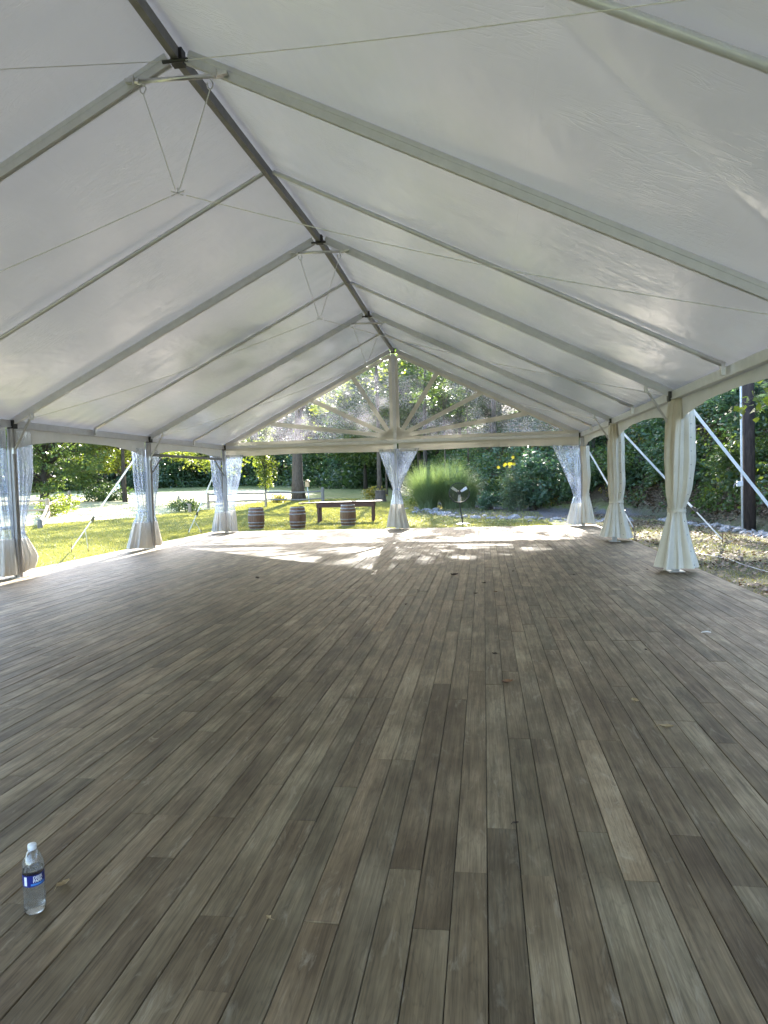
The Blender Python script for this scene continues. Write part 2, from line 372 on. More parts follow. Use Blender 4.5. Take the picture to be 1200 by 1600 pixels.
def plank_unit():
    mb = MB(); e = 0.5
    # a board with slightly eased long edges; unit length along Y
    w2 = (PW - g_) / 2; c_ = 0.0025
    pr = [(-w2, -th), (w2, -th), (w2, -c_), (w2 - c_, 0), (-w2 + c_, 0), (-w2, -c_)]
    n = len(pr); vs_ = [(p[0], -0.5, p[1]) for p in pr] + [(p[0], 0.5, p[1]) for p in pr]
    return mb.add(vs_, [(i, n + i, n + (i + 1) % n, (i + 1) % n) for i in range(n)] + [tuple(range(n)), tuple(range(2 * n - 1, n - 1, -1))])
pu = plank_unit(); pme = bpy.data.meshes.new('plank'); pme.from_pydata(pu.v, [], pu.f); pme.update(); pme.materials.append(M['plank'])
far = MB()
for k, (x, a, b) in enumerate(planks):
    xc, yc, L = x + PW / 2, (a + b) / 2, (b - a) - 0.003; dz = prng.uniform(-0.0016, 0.0016)
    if k < 300:
        o = bpy.data.objects.new('plank', pme); COL.objects.link(o); o.parent = deck
        o.location = Vector((xc, yc, dz)) - wloc(deck); o.scale = (1, L, 1)
        o.rotation_euler = (0, R(prng.uniform(-0.35, 0.35)), 0)
        tone = max(0.62, min(1.5, prng.gauss(1.0, 0.13)))
        for (px, py, tv) in ((3.52, 4.0, 1.55), (2.95, 2.4, 0.66), (3.80, 2.3, 0.70), (2.5, 5.2, 0.72)):
            if abs(px - xc) < PW / 2 and a < py < b: tone = tv
        o.color = (tone, tone, tone, 1)
    else:
        far.add([(v[0] + xc, v[1] * L + yc, v[2] + dz) for v in pu.v], pu.f)
fo = far.build('far_planks', M['plank_far'], deck); fo['kind'] = 'stuff'
mb = MB()
mb.box((-0.145, 9.8, -0.12), (13.1, 28.6, 0.12)); mb.build('dark_deck_base', M['deck_base_shade'], deck)  # one solid base below the boards, coloured as the shade in the gaps

# ------------------------------------------------------------------ tent
tent = thing('frame_tent', 'large white frame tent with clear sunburst gable over the deck', 'tent', (0, 10, 0))
BAY = 5.6412; YF = [6.9246 + BAY * k for k in (-2, -1, 0, 1, 2, 3)]         # frame positions
PEAK = [(0, 5.97), (0, 5.97), (-0.03, 5.97), (0.09, 6.01), (0.03, 5.96), (-0.03, 6.02)]
EX, EZ = 6.1, 2.956
FAB = 0.118
def peak(k): return Vector((PEAK[k][0], YF[k], PEAK[k][1]))
def eave(k, s): return Vector((s * EX, YF[k], EZ))
def slope_pt(kf, s, u):
    """point on the roof centre line: kf fractional frame index, u 0 at ridge 1 at eave"""
    k = min(int(kf), len(YF) - 2); f = kf - k
    P = peak(k).lerp(peak(k + 1), f); E_ = eave(k, s).lerp(eave(k + 1, s), f); return P.lerp(E_, u)
rafk = 0.56
raf = [(-0.055, -0.085), (-0.02, -0.085), (-0.02, -0.07), (0.02, -0.07), (0.02, -0.085), (0.055, -0.085), (0.055, -0.045), (0.048, -0.04), (0.048, 0.05), (0.055, 0.055), (0.055, 0.10), (-0.055, 0.10), (-0.055, 0.055), (-0.048, 0.05), (-0.048, -0.04), (-0.055, -0.045)]
for k in range(len(YF)):
    for s in (-1, 1):
        a, b = peak(k), eave(k, s); d = (b - a).normalized()
        MB().prof(a + d * 0.10, b - d * 0.06, [(q_[0] * rafk, q_[1] * (0.3 if q_[1] < 0 else 1)) for q_ in raf]).build('rafter', M['alu'], tent)
        # knee brace with end lugs
        if k not in (0, 5):
            br = MB(); p0 = Vector((s * 5.65, YF[k] - 0.02, 3.10)); p1 = Vector((s * 6.04, YF[k] - 0.02, 2.46))
            br.tube([p0, p1], 0.021, 10); br.box(p0, (0.05, 0.09, 0.12)); br.box(p1, (0.04, 0.09, 0.12)); br.build('knee_brace', M['steel'], tent)
        pp = [(-0.055, -0.055), (-0.015, -0.055), (-0.015, -0.040), (0.015, -0.040), (0.015, -0.055), (0.055, -0.055), (0.055, -0.015), (0.040, -0.015), (0.040, 0.015), (0.055, 0.015), (0.055, 0.055), (-0.055, 0.055), (-0.055, 0.015), (-0.040, 0.015), (-0.040, -0.015), (-0.055, -0.015)]
        po = MB().prof((s * EX, YF[k], 0.012), (s * EX, YF[k], EZ - 0.03), pp, up=(0, 1, 0)).build('post', M['alu_backlit'], tent)
        MB().box((s * EX, YF[k], 0.007), (0.26, 0.26, 0.012)).build('base_plate', M['steel'], po)
        MB().box(eave(k, s) + Vector((-s * 0.03, 0, 0.01)), (0.13, 0.13, 0.16)).build('corner_bracket', M['black'], po)
    pb = MB(); pb.box(peak(k) + Vector((0, 0, 0.0)), (0.12, 0.10, 0.15)); pb.tube([peak(k) + Vector((-0.13, -0.075, -0.07)), peak(k) + Vector((0.13, -0.075, -0.07))], 0.018, 8)
    pb.build('ridge_bracket', M['black'], tent)
for k in range(len(YF) - 1):
    a, b = peak(k), peak(k + 1)
    MB().bar(a + Vector((0, 0.07, 0.01)), b + Vector((0, -0.07, 0.01)), 0.07, 0.12).build('ridge_beam', M['alu_dark'], tent)
    for s in (-1, 1):
        a, b = eave(k, s), eave(k + 1, s)
        eb = MB(); off = Vector((0, 0.06, 0.02)); eb.bar(a + off, b + Vector((0, -0.06, 0.02)), 0.09, 0.14)
        eb.bar(a + off + Vector((-s * 0.05, 0, -0.055)), b + Vector((-s * 0.05, -0.06, -0.035)), 0.016, 0.02); eb.build('eave_beam', M['alu'], tent)
        # mid-bay tube with brackets
        p0, p1 = slope_pt(k + 0.5, s, 0.012), slope_pt(k + 0.5, s, 0.985); up = Vector((0, 0, 0.06))
        tb = MB().tube([p0 + up, p1 + up], 0.032, 22).build('cross_tube', M['alu'], tent)
        cl = MB(); cl.box(p1 + Vector((-s * 0.02, 0, 0.0)), (0.05, 0.07, 0.15)); cl.tube([p1 + up + Vector((-s * 0.28, 0, 0.137 - 0.14 + 0.135)), p1 + up], 0.036, 10); cl.build('tube_bracket', M['steel'], tb)
        # fabric panel
        nu, nv = (96, 96) if k in (1, 2, 3) else (40, 40)
        nn = rng.normal(size=(6, 4)); P = []
        Pk = np.array(peak(k)); Pk1 = np.array(peak(k + 1)); Ek = np.array(eave(k, s)); Ek1 = np.array(eave(k + 1, s))
        uu, vv = np.meshgrid(np.linspace(0, 1.014, nu + 1), np.linspace(0.0, 1.0, nv + 1))
        A = Pk * (1 - vv[..., None]) + Pk1 * vv[..., None]; B = Ek * (1 - vv[..., None]) + Ek1 * vv[..., None]
        Q = A * (1 - uu[..., None]) + B * uu[..., None]
        # the cloth lies on the mid tube, sags a little beside it, ripples near its edges
        sag = -0.030 * np.sin(np.pi * ((vv * 2) % 1.0)) * np.sqrt(np.maximum(np.sin(np.pi * np.clip(uu, 0, 1)), 0))
        rip = np.zeros_like(uu)
        for q in range(5): rip += 0.0028 * np.sin(nn[q, 0] * 9 * uu + nn[q, 1] * 8 * vv + nn[q, 2] * 3) 
        edge = np.exp(-uu * 14) + np.exp(-(1 - uu) * 12)
        rip += 0.006 * edge * np.sin(vv * 44 + 5 * np.sin(vv * 9 + k))
        dz = FAB + sag + rip * np.minimum(1, 12 * np.minimum(vv, 1 - vv)) * np.minimum(1, 25 * uu)
        if k == 1 and s == 1:      # bracing cable lying on top of the cloth presses a diagonal crease into it
            X_, Y_ = Q[..., 0], Q[..., 1]; dl = ((X_ - 3.09) * 1.745 - (Y_ - 4.27) * 2.06) / math.hypot(1.745, 2.06)
            dz = dz + 0.085 * np.exp(-np.abs(dl) / 0.34) * sstep(0, 0.12, uu) * sstep(1, 0.9, uu) * sstep(0, 0.07, vv) * sstep(1, 0.93, vv)
        Q[..., 2] += dz
        idx = (np.arange(nv)[:, None] * (nu + 1) + np.arange(nu)[None]).ravel()
        me = np_mesh('roof_panel', Q.reshape(-1, 3), np.stack([idx, idx + 1, idx + nu + 2, idx + nu + 1], 1))
        link('roof_panel', me, M['roof'], tent, True)
        # arched valance under the eave
        n = 40; pv = []; fv = []
        for q in range(n + 1):
            f = q / n; y = YF[k] + 0.07 + f * (BAY - 0.14); arch = (abs(2 * f - 1)) ** 2.6
            zb = 2.86 - 0.10 - 0.24 * arch + (0.0 if s > 0 else -0.03); wv_ = 0.012 * math.sin(f * 31 + k) + 0.008 * math.sin(f * 67)
            pv += [(s * (EX + 0.066), y, EZ + 0.092), (s * (EX + 0.066 + wv_ * 0.4), y, (EZ + zb) / 2), (s * (EX + 0.07 + wv_), y, zb)]
        for q in range(n):
            for j in (0, 1): a_ = q * 3 + j; fv.append((a_, a_ + 3, a_ + 4, a_ + 1))
        MB().add(pv, fv).build('valance', M['valance'], tent, True)
# apex spreader bars with hanging cables
for k, nodez, dx in ((2, 4.62, -0.03), (3, 4.60, 0.10), (4, 4.66, 0.02)):
    zc = PEAK[k][1] - 0.24; y = YF[k] - 0.07; a = Vector((dx - 0.40, y, zc + 0.015)); b = Vector((dx + 0.40, y, zc - 0.015)); node = Vector((dx - 0.03, y, nodez))
    sb = MB().tube([a, b], 0.022, 12).build('spreader_bar', M['steel'], tent, True)
    for e_, sg in ((a, -1), (b, 1)):
        c_ = MB(); c_.bar(e_ + Vector((-sg * 0.02, 0, 0)), e_ + Vector((sg * 0.13, 0.01, 0.02)), 0.06, 0.035); c_.tube([e_ + Vector((sg * 0.03, -0.04, 0.04)), e_ + Vector((sg * 0.03, -0.04, -0.05))], 0.008, 6); c_.build('clamp', M['steel'], sb)
        hk = MB(); q = e_ + Vector((-sg * 0.05, 0, -0.03)); pts = [q + Vector((0.03 * math.sin(t_), 0, -0.05 + 0.045 * math.cos(t_))) for t_ in np.linspace(0, 5.2, 10)]
        hk.tube(pts, 0.007, 6); hk.tube([pts[-1], pts[-1] + Vector((0, 0, -0.05))], 0.007, 6); hk.build('hook', M['steel'], sb)
        MB().tube([q + Vector((0, 0, -0.09)), node + Vector((sg * 0.02, 0, 0.03))], 0.0055, 6).build('hanger_cable', M['cable'], tent)
        st = eave(k, sg) + Vector((-sg * 0.12, -0.07, 0.02))
        pts = [node.lerp(st, f) - Vector((0, 0, 0.10 * math.sin(math.pi * f))) for f in np.linspace(0.015, 1, 14)]
        MB().tube(pts, 0.0045, 6).build('tie_cable', M['cable'], tent)
    nd = MB(); 
    for an in (0.3, 1.5, 2.7, 3.6, 5.7): nd.bar(node, node + Vector((0.075 * math.cos(an), 0, 0.05 * math.sin(an))), 0.014, 0.01)
    nd.build('cable_node', M['steel'], tent)
for s, yy in ((1, 1.9), (-1, 0.9)):
    a, b = Vector((0.0, YF[2] - 0.07, 5.90)), Vector((s * 6.0, yy, 2.95))
    MB().tube([a.lerp(b, f) - Vector((0, 0, 0.05 * math.sin(math.pi * f))) for f in np.linspace(0.02, 1, 12)], 0.004, 6).build('bracing_cable', M['cable'], tent)
# lower rail and struts in the last left bay
MB().bar((-6.12, YF[4] + 0.2, 2.56), (-6.12, YF[5] - 0.2, 2.56), 0.05, 0.075).build('side_rail', M['alu_dark'], tent)
MB().tube([(-6.12, YF[4] + 0.85, 2.53), (-6.1, YF[4] + 0.06, 2.0)], 0.022, 8).build('side_strut', M['alu_dark'], tent)
MB().tube([(-6.12, YF[5] - 0.85, 2.53), (-6.1, YF[5] - 0.06, 2.0)], 0.022, 8).build('side_strut', M['alu_dark'], tent)

# gable end
GY_ = YF[5]
MB().bar((-6.02, GY_, 2.965), (6.02, GY_, 2.965), 0.09, 0.12).build('gable_beam', M['alu'], tent)
def flat(name, pts, y, mat, parent, th_=0.006):
    n = len(pts); mb = MB(); mb.add([(p[0], y, p[1]) for p in pts] + [(p[0], y + th_, p[1]) for p in pts], [tuple(range(n)), tuple(range(2 * n - 1, n - 1, -1))] + [(i, n + i, n + (i + 1) % n, (i + 1) % n) for i in range(n)])
    return mb.build(name, mat, parent)
def flat_bar(name, a, b, wd, y, mat, wd2=None):
    a, b = Vector(a), Vector(b); d = (b - a).normalized(); nrm = Vector((-d.y, d.x)) * (wd / 2); n2 = nrm * ((wd2 or wd) / wd)
    return flat(name, [a - nrm, b - n2, b + n2, a + nrm], y, mat, tent)
flat('gable_band', [(-6.0, 3.03), (6.0, 3.03), (6.0, 3.13), (-6.0, 3.13)], GY_ - 0.05, M['white_web'], tent)
for s in (-1, 1):
    n = 40; lo = []
    for q in range(n + 1):
        f = q / n; x = s * (0.08 + f * 5.92); arch = 0.055 * (math.exp(-f * 14) + math.exp(-(1 - f) * 14)); lo.append((x, 2.665 - arch - 0.012 * math.sin(f * 9)))
    flat('gable_valance', [(s * 0.08, 2.92)] + lo + [(s * 6.0, 2.92)], GY_ - 0.053, M['white_web'], tent)
MB().bar((-0.04, GY_ - 0.03, 0.01), (-0.03, GY_ - 0.03, 5.9), 0.10, 0.09, up=(0, 1, 0)).build('gable_post', M['alu'], tent)
for s in (-1, 1): flat('post_sleeve', [(-0.035 + s * 0.055, 3.1), (-0.035 + s * 0.175, 3.1), (-0.032 + s * 0.155, 5.86 - 0.07), (-0.032 + s * 0.055, 5.86)], GY_ - 0.012, M['white_web'], tent)
HUB = {-1: (-0.13, 3.13), 1: (0.06, 3.13)}
RIM = {}
for s in (-1, 1):
    ends = [(s * 1.44, 5.22), (s * 2.90, 4.49), (s * 4.37, 3.74)]
    for (ex, ez) in ends: flat_bar('sunburst_bar', (HUB[s][0] + s * 0.02, HUB[s][1] + 0.02), (ex, ez), 0.14, GY_ + 0.018 - 0.004 * ends.index((ex, ez)), M['white_web'], 0.155)
    flat('hub_patch', [(HUB[s][0] * 0.6, 3.12), (HUB[s][0] + s * 0.55, 3.12), (HUB[s][0] + s * 0.32, 3.23), (HUB[s][0] + s * 0.16, 3.34), (HUB[s][0] * 0.6, 3.5)], GY_ + 0.0, M['white_web'], tent)
    flat_bar('rafter_band', (s * 0.12, 5.86), (s * 5.95, 2.99), 0.11, GY_ - 0.004, M['white_web'])
    rim = [(-0.03, 5.95)] + ends + [(s * 6.03, 3.02), (-0.05, 3.02)]
    H0 = np.array((HUB[s][0], GY_ + 0.035, HUB[s][1]))
    for j in range(4):
        p, q = rim[j], rim[j + 1]; A = np.array((p[0], GY_ + 0.035, p[1])); B = np.array((q[0], GY_ + 0.035, q[1])); n = 22; vs_ = []; fs = []; ind = {}
        ph = rng.uniform(0, 6, 6)
        for a_ in range(n + 1):
            for b_ in range(n + 1 - a_):
                c_ = n - a_ - b_; pt = (H0 * c_ + A * a_ + B * b_) / n; ed = min(a_, b_, c_) / n
                pt[1] += 0.02 * min(1, ed * 8) * (math.sin(pt[0] * 5 + pt[2] * 3 + ph[0]) + 0.6 * math.sin(pt[0] * 9 - pt[2] * 11 + ph[1]) + 0.5 * math.sin((pt[0] + pt[2]) * 23 + ph[2]))
                ind[(a_, b_)] = len(vs_); vs_.append(pt)
        for a_ in range(n):
            for b_ in range(n - a_):
                fs.append((ind[(a_, b_)], ind[(a_ + 1, b_)], ind[(a_, b_ + 1)]))
                if a_ + b_ < n - 1: fs.append((ind[(a_ + 1, b_)], ind[(a_ + 1, b_ + 1)], ind[(a_, b_ + 1)]))
        MB().add(vs_, fs).build('gable_pane', M['pane'], tent, True)



# ------------------------------------------------------------------ curtains
def interp_rings(rings, z):
    zs = [r[0] for r in rings]
    for (a, b) in zip(rings[:-1], rings[1:]):
        if a[0] >= z >= b[0]:
            f = (a[0] - z) / max(a[0] - b[0], 1e-6); return [p + (q - p) * f for p, q in zip(a, b)]
    return rings[-1] if z < rings[-1][0] else rings[0]
def smooth_rings(rings, n):
    zt, zb = rings[0][0], rings[-1][0]; zs = np.linspace(zt, zb, n); arr = np.array([interp_rings(rings, z) for z in zs])
    for _ in range(3): arr[1:-1, 1:] = (arr[:-2, 1:] + 2 * arr[1:-1, 1:] + arr[2:, 1:]) / 4
    return arr
def curtain(label, group, rings, tie_z, split, m_up, m_lo, folds=9, seed=0, eyelets=None, part_up='clear_panel'):
    """rings: (z, cx, cy, half width along X, half width along Y, fold depth)"""
    r_ = np.random.default_rng(seed); base = rings[-1]; root = thing('curtain', label, 'curtain', (base[1], base[2], 0.0), group)
    nz, ns = 64, 150; arr = smooth_rings(rings, nz); th_ = np.linspace(0, 2 * math.pi, ns, endpoint=False); ph = r_.uniform(0, 6.28, 8); drift = r_.uniform(-0.6, 0.6)
    V = np.zeros((nz, ns, 3)); zt, zb = arr[0, 0], arr[-1, 0]
    for i, (z, cx, cy_, a, b, am) in enumerate(arr):
        f = i / (nz - 1); tie = math.exp(-((z - tie_z) / 0.10) ** 2); am = am * (1 - 0.45 * tie)
        mod = (1.15 - 2.1 * np.abs(np.sin(0.5 * folds * th_ + ph[0] + drift * f + 0.35 * np.sin(2 * th_ + ph[5])))) * (0.75 + 0.35 * np.sin(2 * th_ + ph[6])) + 0.55 * np.sin((folds * 2 - 3) * th_ + ph[1] - f) + 0.45 * np.sin((folds // 2 + 1) * th_ + ph[2] + 1.5 * f)
        mod += (0.7 * np.sin(23 * th_ + ph[3]) * tie) + 0.15 * np.sin(31 * th_ + ph[4] + 6 * f)
        k = 1 + am * mod / 1.8
        V[i, :, 0] = cx + a * k * np.cos(th_); V[i, :, 1] = cy_ + b * k * np.sin(th_)
        V[i, :, 2] = z + (0.012 * np.sin(3 * th_ + ph[5]) + 0.03 * np.sin(th_ + ph[6])) * (f ** 6) + 0.02 * f ** 8
        V[i, :, 0] += 0.004 * np.sin(z * 5 + ph[7]) * (1 - tie); V[i, :, 1] += 0.004 * np.sin(z * 4 + ph[2]) * (1 - tie)
    def sub(i_a, i_b, name, mat):
        W = V[i_a:i_b + 1]; n_ = len(W); idx = (np.arange(n_ - 1)[:, None] * ns + np.arange(ns)[None]); nxt = (np.arange(n_ - 1)[:, None] * ns + (np.arange(ns)[None] + 1) % ns)
        me = np_mesh(name, W.reshape(-1, 3), np.stack([idx.ravel(), nxt.ravel(), nxt.ravel() + ns, idx.ravel() + ns], 1)); return link(name, me, mat, root, True)
    if split is None: sub(0, nz - 1, 'drape', m_lo)
    else:
        isp = int(np.argmin(np.abs(arr[:, 0] - split))); sub(0, isp, part_up, m_up); sub(isp, nz - 1, 'skirt', m_lo)
    it = int(np.argmin(np.abs(arr[:, 0] - tie_z))); mb = MB(); ring = []
    for dz in (-0.03, 0, 0.03):
        ring += [tuple(Vector((arr[it, 1], arr[it, 2], arr[it, 0] + dz + 0.006 * math.sin(3 * t_))) + Vector((arr[it, 3] * 1.12 * math.cos(t_), arr[it, 4] * 1.12 * math.sin(t_), 0)) * (1.0 if dz == 0 else 1.03)) for t_ in np.linspace(0, 2 * math.pi, 28, endpoint=False)]
    mb.add(ring, [(j * 28 + i, j * 28 + (i + 1) % 28, (j + 1) * 28 + (i + 1) % 28, (j + 1) * 28 + i) for j in range(2) for i in range(28)]).build('tie_band', m_up if split is not None else m_lo, root, True)
    if eyelets:
        ang, zs_ = eyelets
        for z in zs_:
            i = int(np.argmin(np.abs(arr[:, 0] - z))); j = int(ang / (2 * math.pi) * ns) % ns; p = Vector(V[i, j]); tdir = Vector(V[i, (j + 1) % ns] - V[i, j - 1]).normalized(); nrm = tdir.cross(Vector((0, 0, 1))).normalized()
            e_ = MB(); e_.tube([p - nrm * 0.002, p + nrm * 0.008], 0.0095, 10); e_.build('eyelet', M['black'], root)
    return root
G_CL = 'clear vinyl curtains gathered at the tent posts'; G_CR = 'cream vinyl curtains gathered at the tent posts'
y1, y2, y3 = YF[3], YF[4], YF[5]
# cream curtains, right side
curtain('cream vinyl curtain with a column of black eyelets around nearest right post', G_CR,
        [(2.93, 6.20, y1, 0.15, 0.26, 0.16), (2.6, 6.20, y1, 0.20, 0.28, 0.22), (1.9, 6.19, y1, 0.225, 0.30, 0.24), (1.35, 6.16, y1, 0.19, 0.27, 0.24), (1.05, 6.13, y1, 0.12, 0.17, 0.25), (0.8, 6.125, y1, 0.17, 0.22, 0.30), (0.45, 6.12, y1, 0.25, 0.32, 0.30), (0.10, 6.11, y1 - 0.02, 0.34, 0.45, 0.28)], 1.05, None, None, M['cream'], 7, 11, (5.35, np.arange(0.15, 2.75, 0.235)))
curtain('cream vinyl curtain on the middle right post, eyelets down one pleat', G_CR,
        [(2.93, 6.17, y2, 0.16, 0.26, 0.16), (2.4, 6.17, y2, 0.185, 0.28, 0.22), (1.4, 6.17, y2, 0.185, 0.28, 0.24), (0.97, 6.15, y2, 0.145, 0.20, 0.25), (0.7, 6.15, y2, 0.20, 0.26, 0.30), (0.4, 6.15, y2, 0.27, 0.34, 0.3), (0.09, 6.15, y2, 0.36, 0.44, 0.28)], 0.97, None, None, M['cream'], 8, 12, (4.95, np.arange(0.2, 2.7, 0.25)))
curtain('slim cream curtain hanging on the side wall at the far right corner post', G_CR,
        [(2.60, 6.17, y3 - 0.15, 0.14, 0.2, 0.16), (1.6, 6.20, y3 - 0.18, 0.13, 0.24, 0.22), (1.03, 6.18, y3 - 0.15, 0.10, 0.13, 0.2), (0.8, 6.19, y3 - 0.15, 0.15, 0.18, 0.24), (0.07, 6.24, y3 - 0.2, 0.22, 0.30, 0.2)], 1.03, None, None, M['cream'], 7, 13)
# clear ones
curtain('clear vinyl gable curtain swept to the far right corner post', G_CL,
        [(2.66, 5.60, y3 - 0.08, 0.44, 0.06, 0.14), (2.0, 5.74, y3 - 0.1, 0.30, 0.09, 0.22), (1.3, 5.88, y3 - 0.12, 0.16, 0.10, 0.24), (0.98, 5.92, y3 - 0.12, 0.11, 0.10, 0.2), (0.75, 5.90, y3 - 0.12, 0.16, 0.12, 0.25), (0.04, 5.83, y3 - 0.14, 0.25, 0.18, 0.24)], 0.98, 0.74, M['clear'], M['skirt'], 9, 14)
curtain('clear vinyl curtain tied in an hourglass around the centre gable post', G_CL,
        [(2.72, 0.10, y3 - 0.09, 0.66, 0.08, 0.10), (2.2, 0.04, y3 - 0.1, 0.42, 0.11, 0.2), (1.6, -0.01, y3 - 0.1, 0.19, 0.13, 0.24), (1.35, -0.02, y3 - 0.1, 0.11, 0.12, 0.2), (0.85, -0.02, y3 - 0.1, 0.20, 0.15, 0.25), (0.05, 0.0, y3 - 0.1, 0.37, 0.24, 0.24)], 1.35, 0.86, M['clear'], M['skirt'], 11, 15)
curtain('clear vinyl gable curtain beside the far left corner post', G_CL,
        [(2.70, -5.70, y3 - 0.08, 0.31, 0.06, 0.14), (2.0, -5.75, y3 - 0.1, 0.24, 0.08, 0.22), (1.2, -5.84, y3 - 0.1, 0.13, 0.1, 0.24), (0.94, -5.86, y3 - 0.1, 0.10, 0.1, 0.2), (0.7, -5.86, y3 - 0.1, 0.13, 0.12, 0.25), (0.05, -5.86, y3 - 0.1, 0.17, 0.16, 0.24)], 0.94, 0.78, M['clear'], M['skirt'], 8, 16)
curtain('clear vinyl side curtain left of the far left corner post', G_CL,
        [(2.66, -6.21, y3 - 0.55, 0.07, 0.42, 0.14), (1.9, -6.21, y3 - 0.48, 0.09, 0.36, 0.22), (1.2, -6.20, y3 - 0.36, 0.1, 0.24, 0.24), (0.97, -6.20, y3 - 0.34, 0.1, 0.19, 0.2), (0.7, -6.20, y3 - 0.38, 0.14, 0.28, 0.25), (0.05, -6.20, y3 - 0.48, 0.20, 0.42, 0.24)], 0.97, 0.72, M['clear'], M['skirt'], 9, 17)
curtain('clear vinyl curtain on the camera side of the middle left post, wide white skirt', G_CL,
        [(2.72, -6.21, y2 - 0.36, 0.07, 0.31, 0.14), (1.9, -6.21, y2 - 0.34, 0.09, 0.30, 0.22), (1.3, -6.20, y2 - 0.28, 0.1, 0.22, 0.24), (1.02, -6.20, y2 - 0.27, 0.1, 0.18, 0.2), (0.75, -6.20, y2 - 0.36, 0.14, 0.34, 0.25), (0.06, -6.20, y2 - 0.52, 0.20, 0.55, 0.2)], 1.02, 0.74, M['clear'], M['skirt'], 8, 18)
curtain('clear vinyl curtain on the far side of the middle left post', G_CL,
        [(2.70, -6.22, y2 + 0.45, 0.06, 0.38, 0.14), (1.9, -6.22, y2 + 0.40, 0.08, 0.33, 0.22), (1.2, -6.22, y2 + 0.26, 0.09, 0.2, 0.24), (0.95, -6.22, y2 + 0.22, 0.08, 0.14, 0.2), (0.7, -6.22, y2 + 0.27, 0.11, 0.22, 0.25), (0.06, -6.22, y2 + 0.36, 0.16, 0.33, 0.24)], 0.95, 0.72, M['clear'], M['skirt'], 8, 19)
curtain('clear vinyl curtain on the far side of the nearest left post, crumpled skirt', G_CL,
        [(2.86, -6.21, y1 + 0.42, 0.06, 0.36, 0.12), (2.0, -6.21, y1 + 0.40, 0.08, 0.33, 0.2), (1.2, -6.21, y1 + 0.25, 0.09, 0.2, 0.24), (0.88, -6.21, y1 + 0.20, 0.08, 0.14, 0.2), (0.6, -6.21, y1 + 0.27, 0.10, 0.22, 0.35), (0.33, -6.21, y1 + 0.33, 0.12, 0.30, 0.4), (0.07, -6.21, y1 + 0.27, 0.13, 0.22, 0.4)], 0.88, 0.74, M['clear'], M['skirt'], 8, 20)
curtain('clear vinyl curtain at the left photo edge, before the nearest left post', G_CL,
        [(2.84, -6.21, y1 - 0.32, 0.07, 0.27, 0.14), (1.9, -6.21, y1 - 0.30, 0.1, 0.26, 0.22), (1.2, -6.20, y1 - 0.24, 0.1, 0.2, 0.24), (0.98, -6.20, y1 - 0.22, 0.1, 0.16, 0.2), (0.75, -6.20, y1 - 0.27, 0.14, 0.25, 0.25), (0.05, -6.20, y1 - 0.34, 0.20, 0.36, 0.2)], 0.98, 0.74, M['clear'], M['skirt'], 8, 21)
# ------------------------------------------------------------------ outside the tent
# ------------------------------------------------------------------ guy straps
G_GUY = 'guy straps staked beside the tent'
M['ratchet'] = simple('ratchet_steel', (0.10, 0.10, 0.11), (0.2, 0.2, 0.21), 0.4, 20, 0.7)
M['stake'] = simple('rusty_stake', (0.10, 0.055, 0.035), (0.16, 0.09, 0.06), 0.8, 30)
def guy(label, top, foot, split=True, rat=0.62):
    top = Vector(top); foot = Vector((foot[0], foot[1], gzf(foot[0], foot[1]) + 0.1)); root = thing('guy_strap', label, 'guy strap', (foot.x, foot.y, foot.z - 0.1), G_GUY)
    d = (foot - top).normalized(); side = d.cross(Vector((0, 1, 0))).normalized(); mid = top.lerp(foot, rat)
    MB().bar(top, mid, 0.052, 0.005, up=(0, 1, 0)).build('webbing', M['strap'], root)
    MB().bar(mid, foot, 0.036, 0.004, up=(0, 1, 0)).build('tail_webbing', M['strap'], root)
    r_ = MB(); r_.bar(mid - d * 0.09, mid + d * 0.09, 0.06, 0.05, up=side); r_.tube([mid + side * 0.05 - d * 0.02, mid + side * 0.05 + d * 0.14], 0.012, 6); r_.build('ratchet', M['ratchet'], root)
    MB().tube([foot + Vector((0, 0, -0.2)), foot + Vector((0.01, 0, 0.16))], 0.013, 8).build('stake', M['stake'], root)
    if split:
        f2 = foot + Vector((0.45, 0.15, 0)); MB().bar(mid.lerp(foot, 0.35), f2, 0.025, 0.004, up=side).build('tail_webbing', M['strap'], root)
        MB().tube([f2 + Vector((0, 0, -0.2)), f2 + Vector((0, 0, 0.16))], 0.013, 8).build('stake', M['stake'], root)
guy('pale guy strap beside the nearest cream curtain, crossing in front of utility pole', (6.38, y1, 2.76), (8.5, y1 + 0.05), False, 0.85)
guy('pale guy strap from the middle right post, stake among dead leaves', (6.2, y2, 2.84), (9.05, y2 + 1.3), False, 0.72)
guy('thin pale guy strap from the far right corner post', (6.2, y3, 2.64), (7.75, y3 + 0.3), False, 0.8)
guy('pale guy strap from middle left post to two stakes in sunlit grass', (-6.38, y2, 2.62), (-9.35, y2 + 1.35), True, 0.66)
guy('pale guy strap from far left corner post, stakes by the fence', (-6.3, y3, 2.42), (-8.35, y3 + 1.9), True, 0.7)
rp = MB(); rpts = [(7.6, 17.4), (7.85, 16.6), (8.02, 15.8), (7.98, 15.0), (8.0, 14.3), (8.05, 13.5), (8.2, 12.6)]
rp.tube([(x, y, gzf(x, y) + 0.03) for x, y in rpts], 0.006, 8); tag(rp.build('rope', M['strap'], None, True), 'pale rope lying on the leaf strewn ground beside the deck', 'rope')

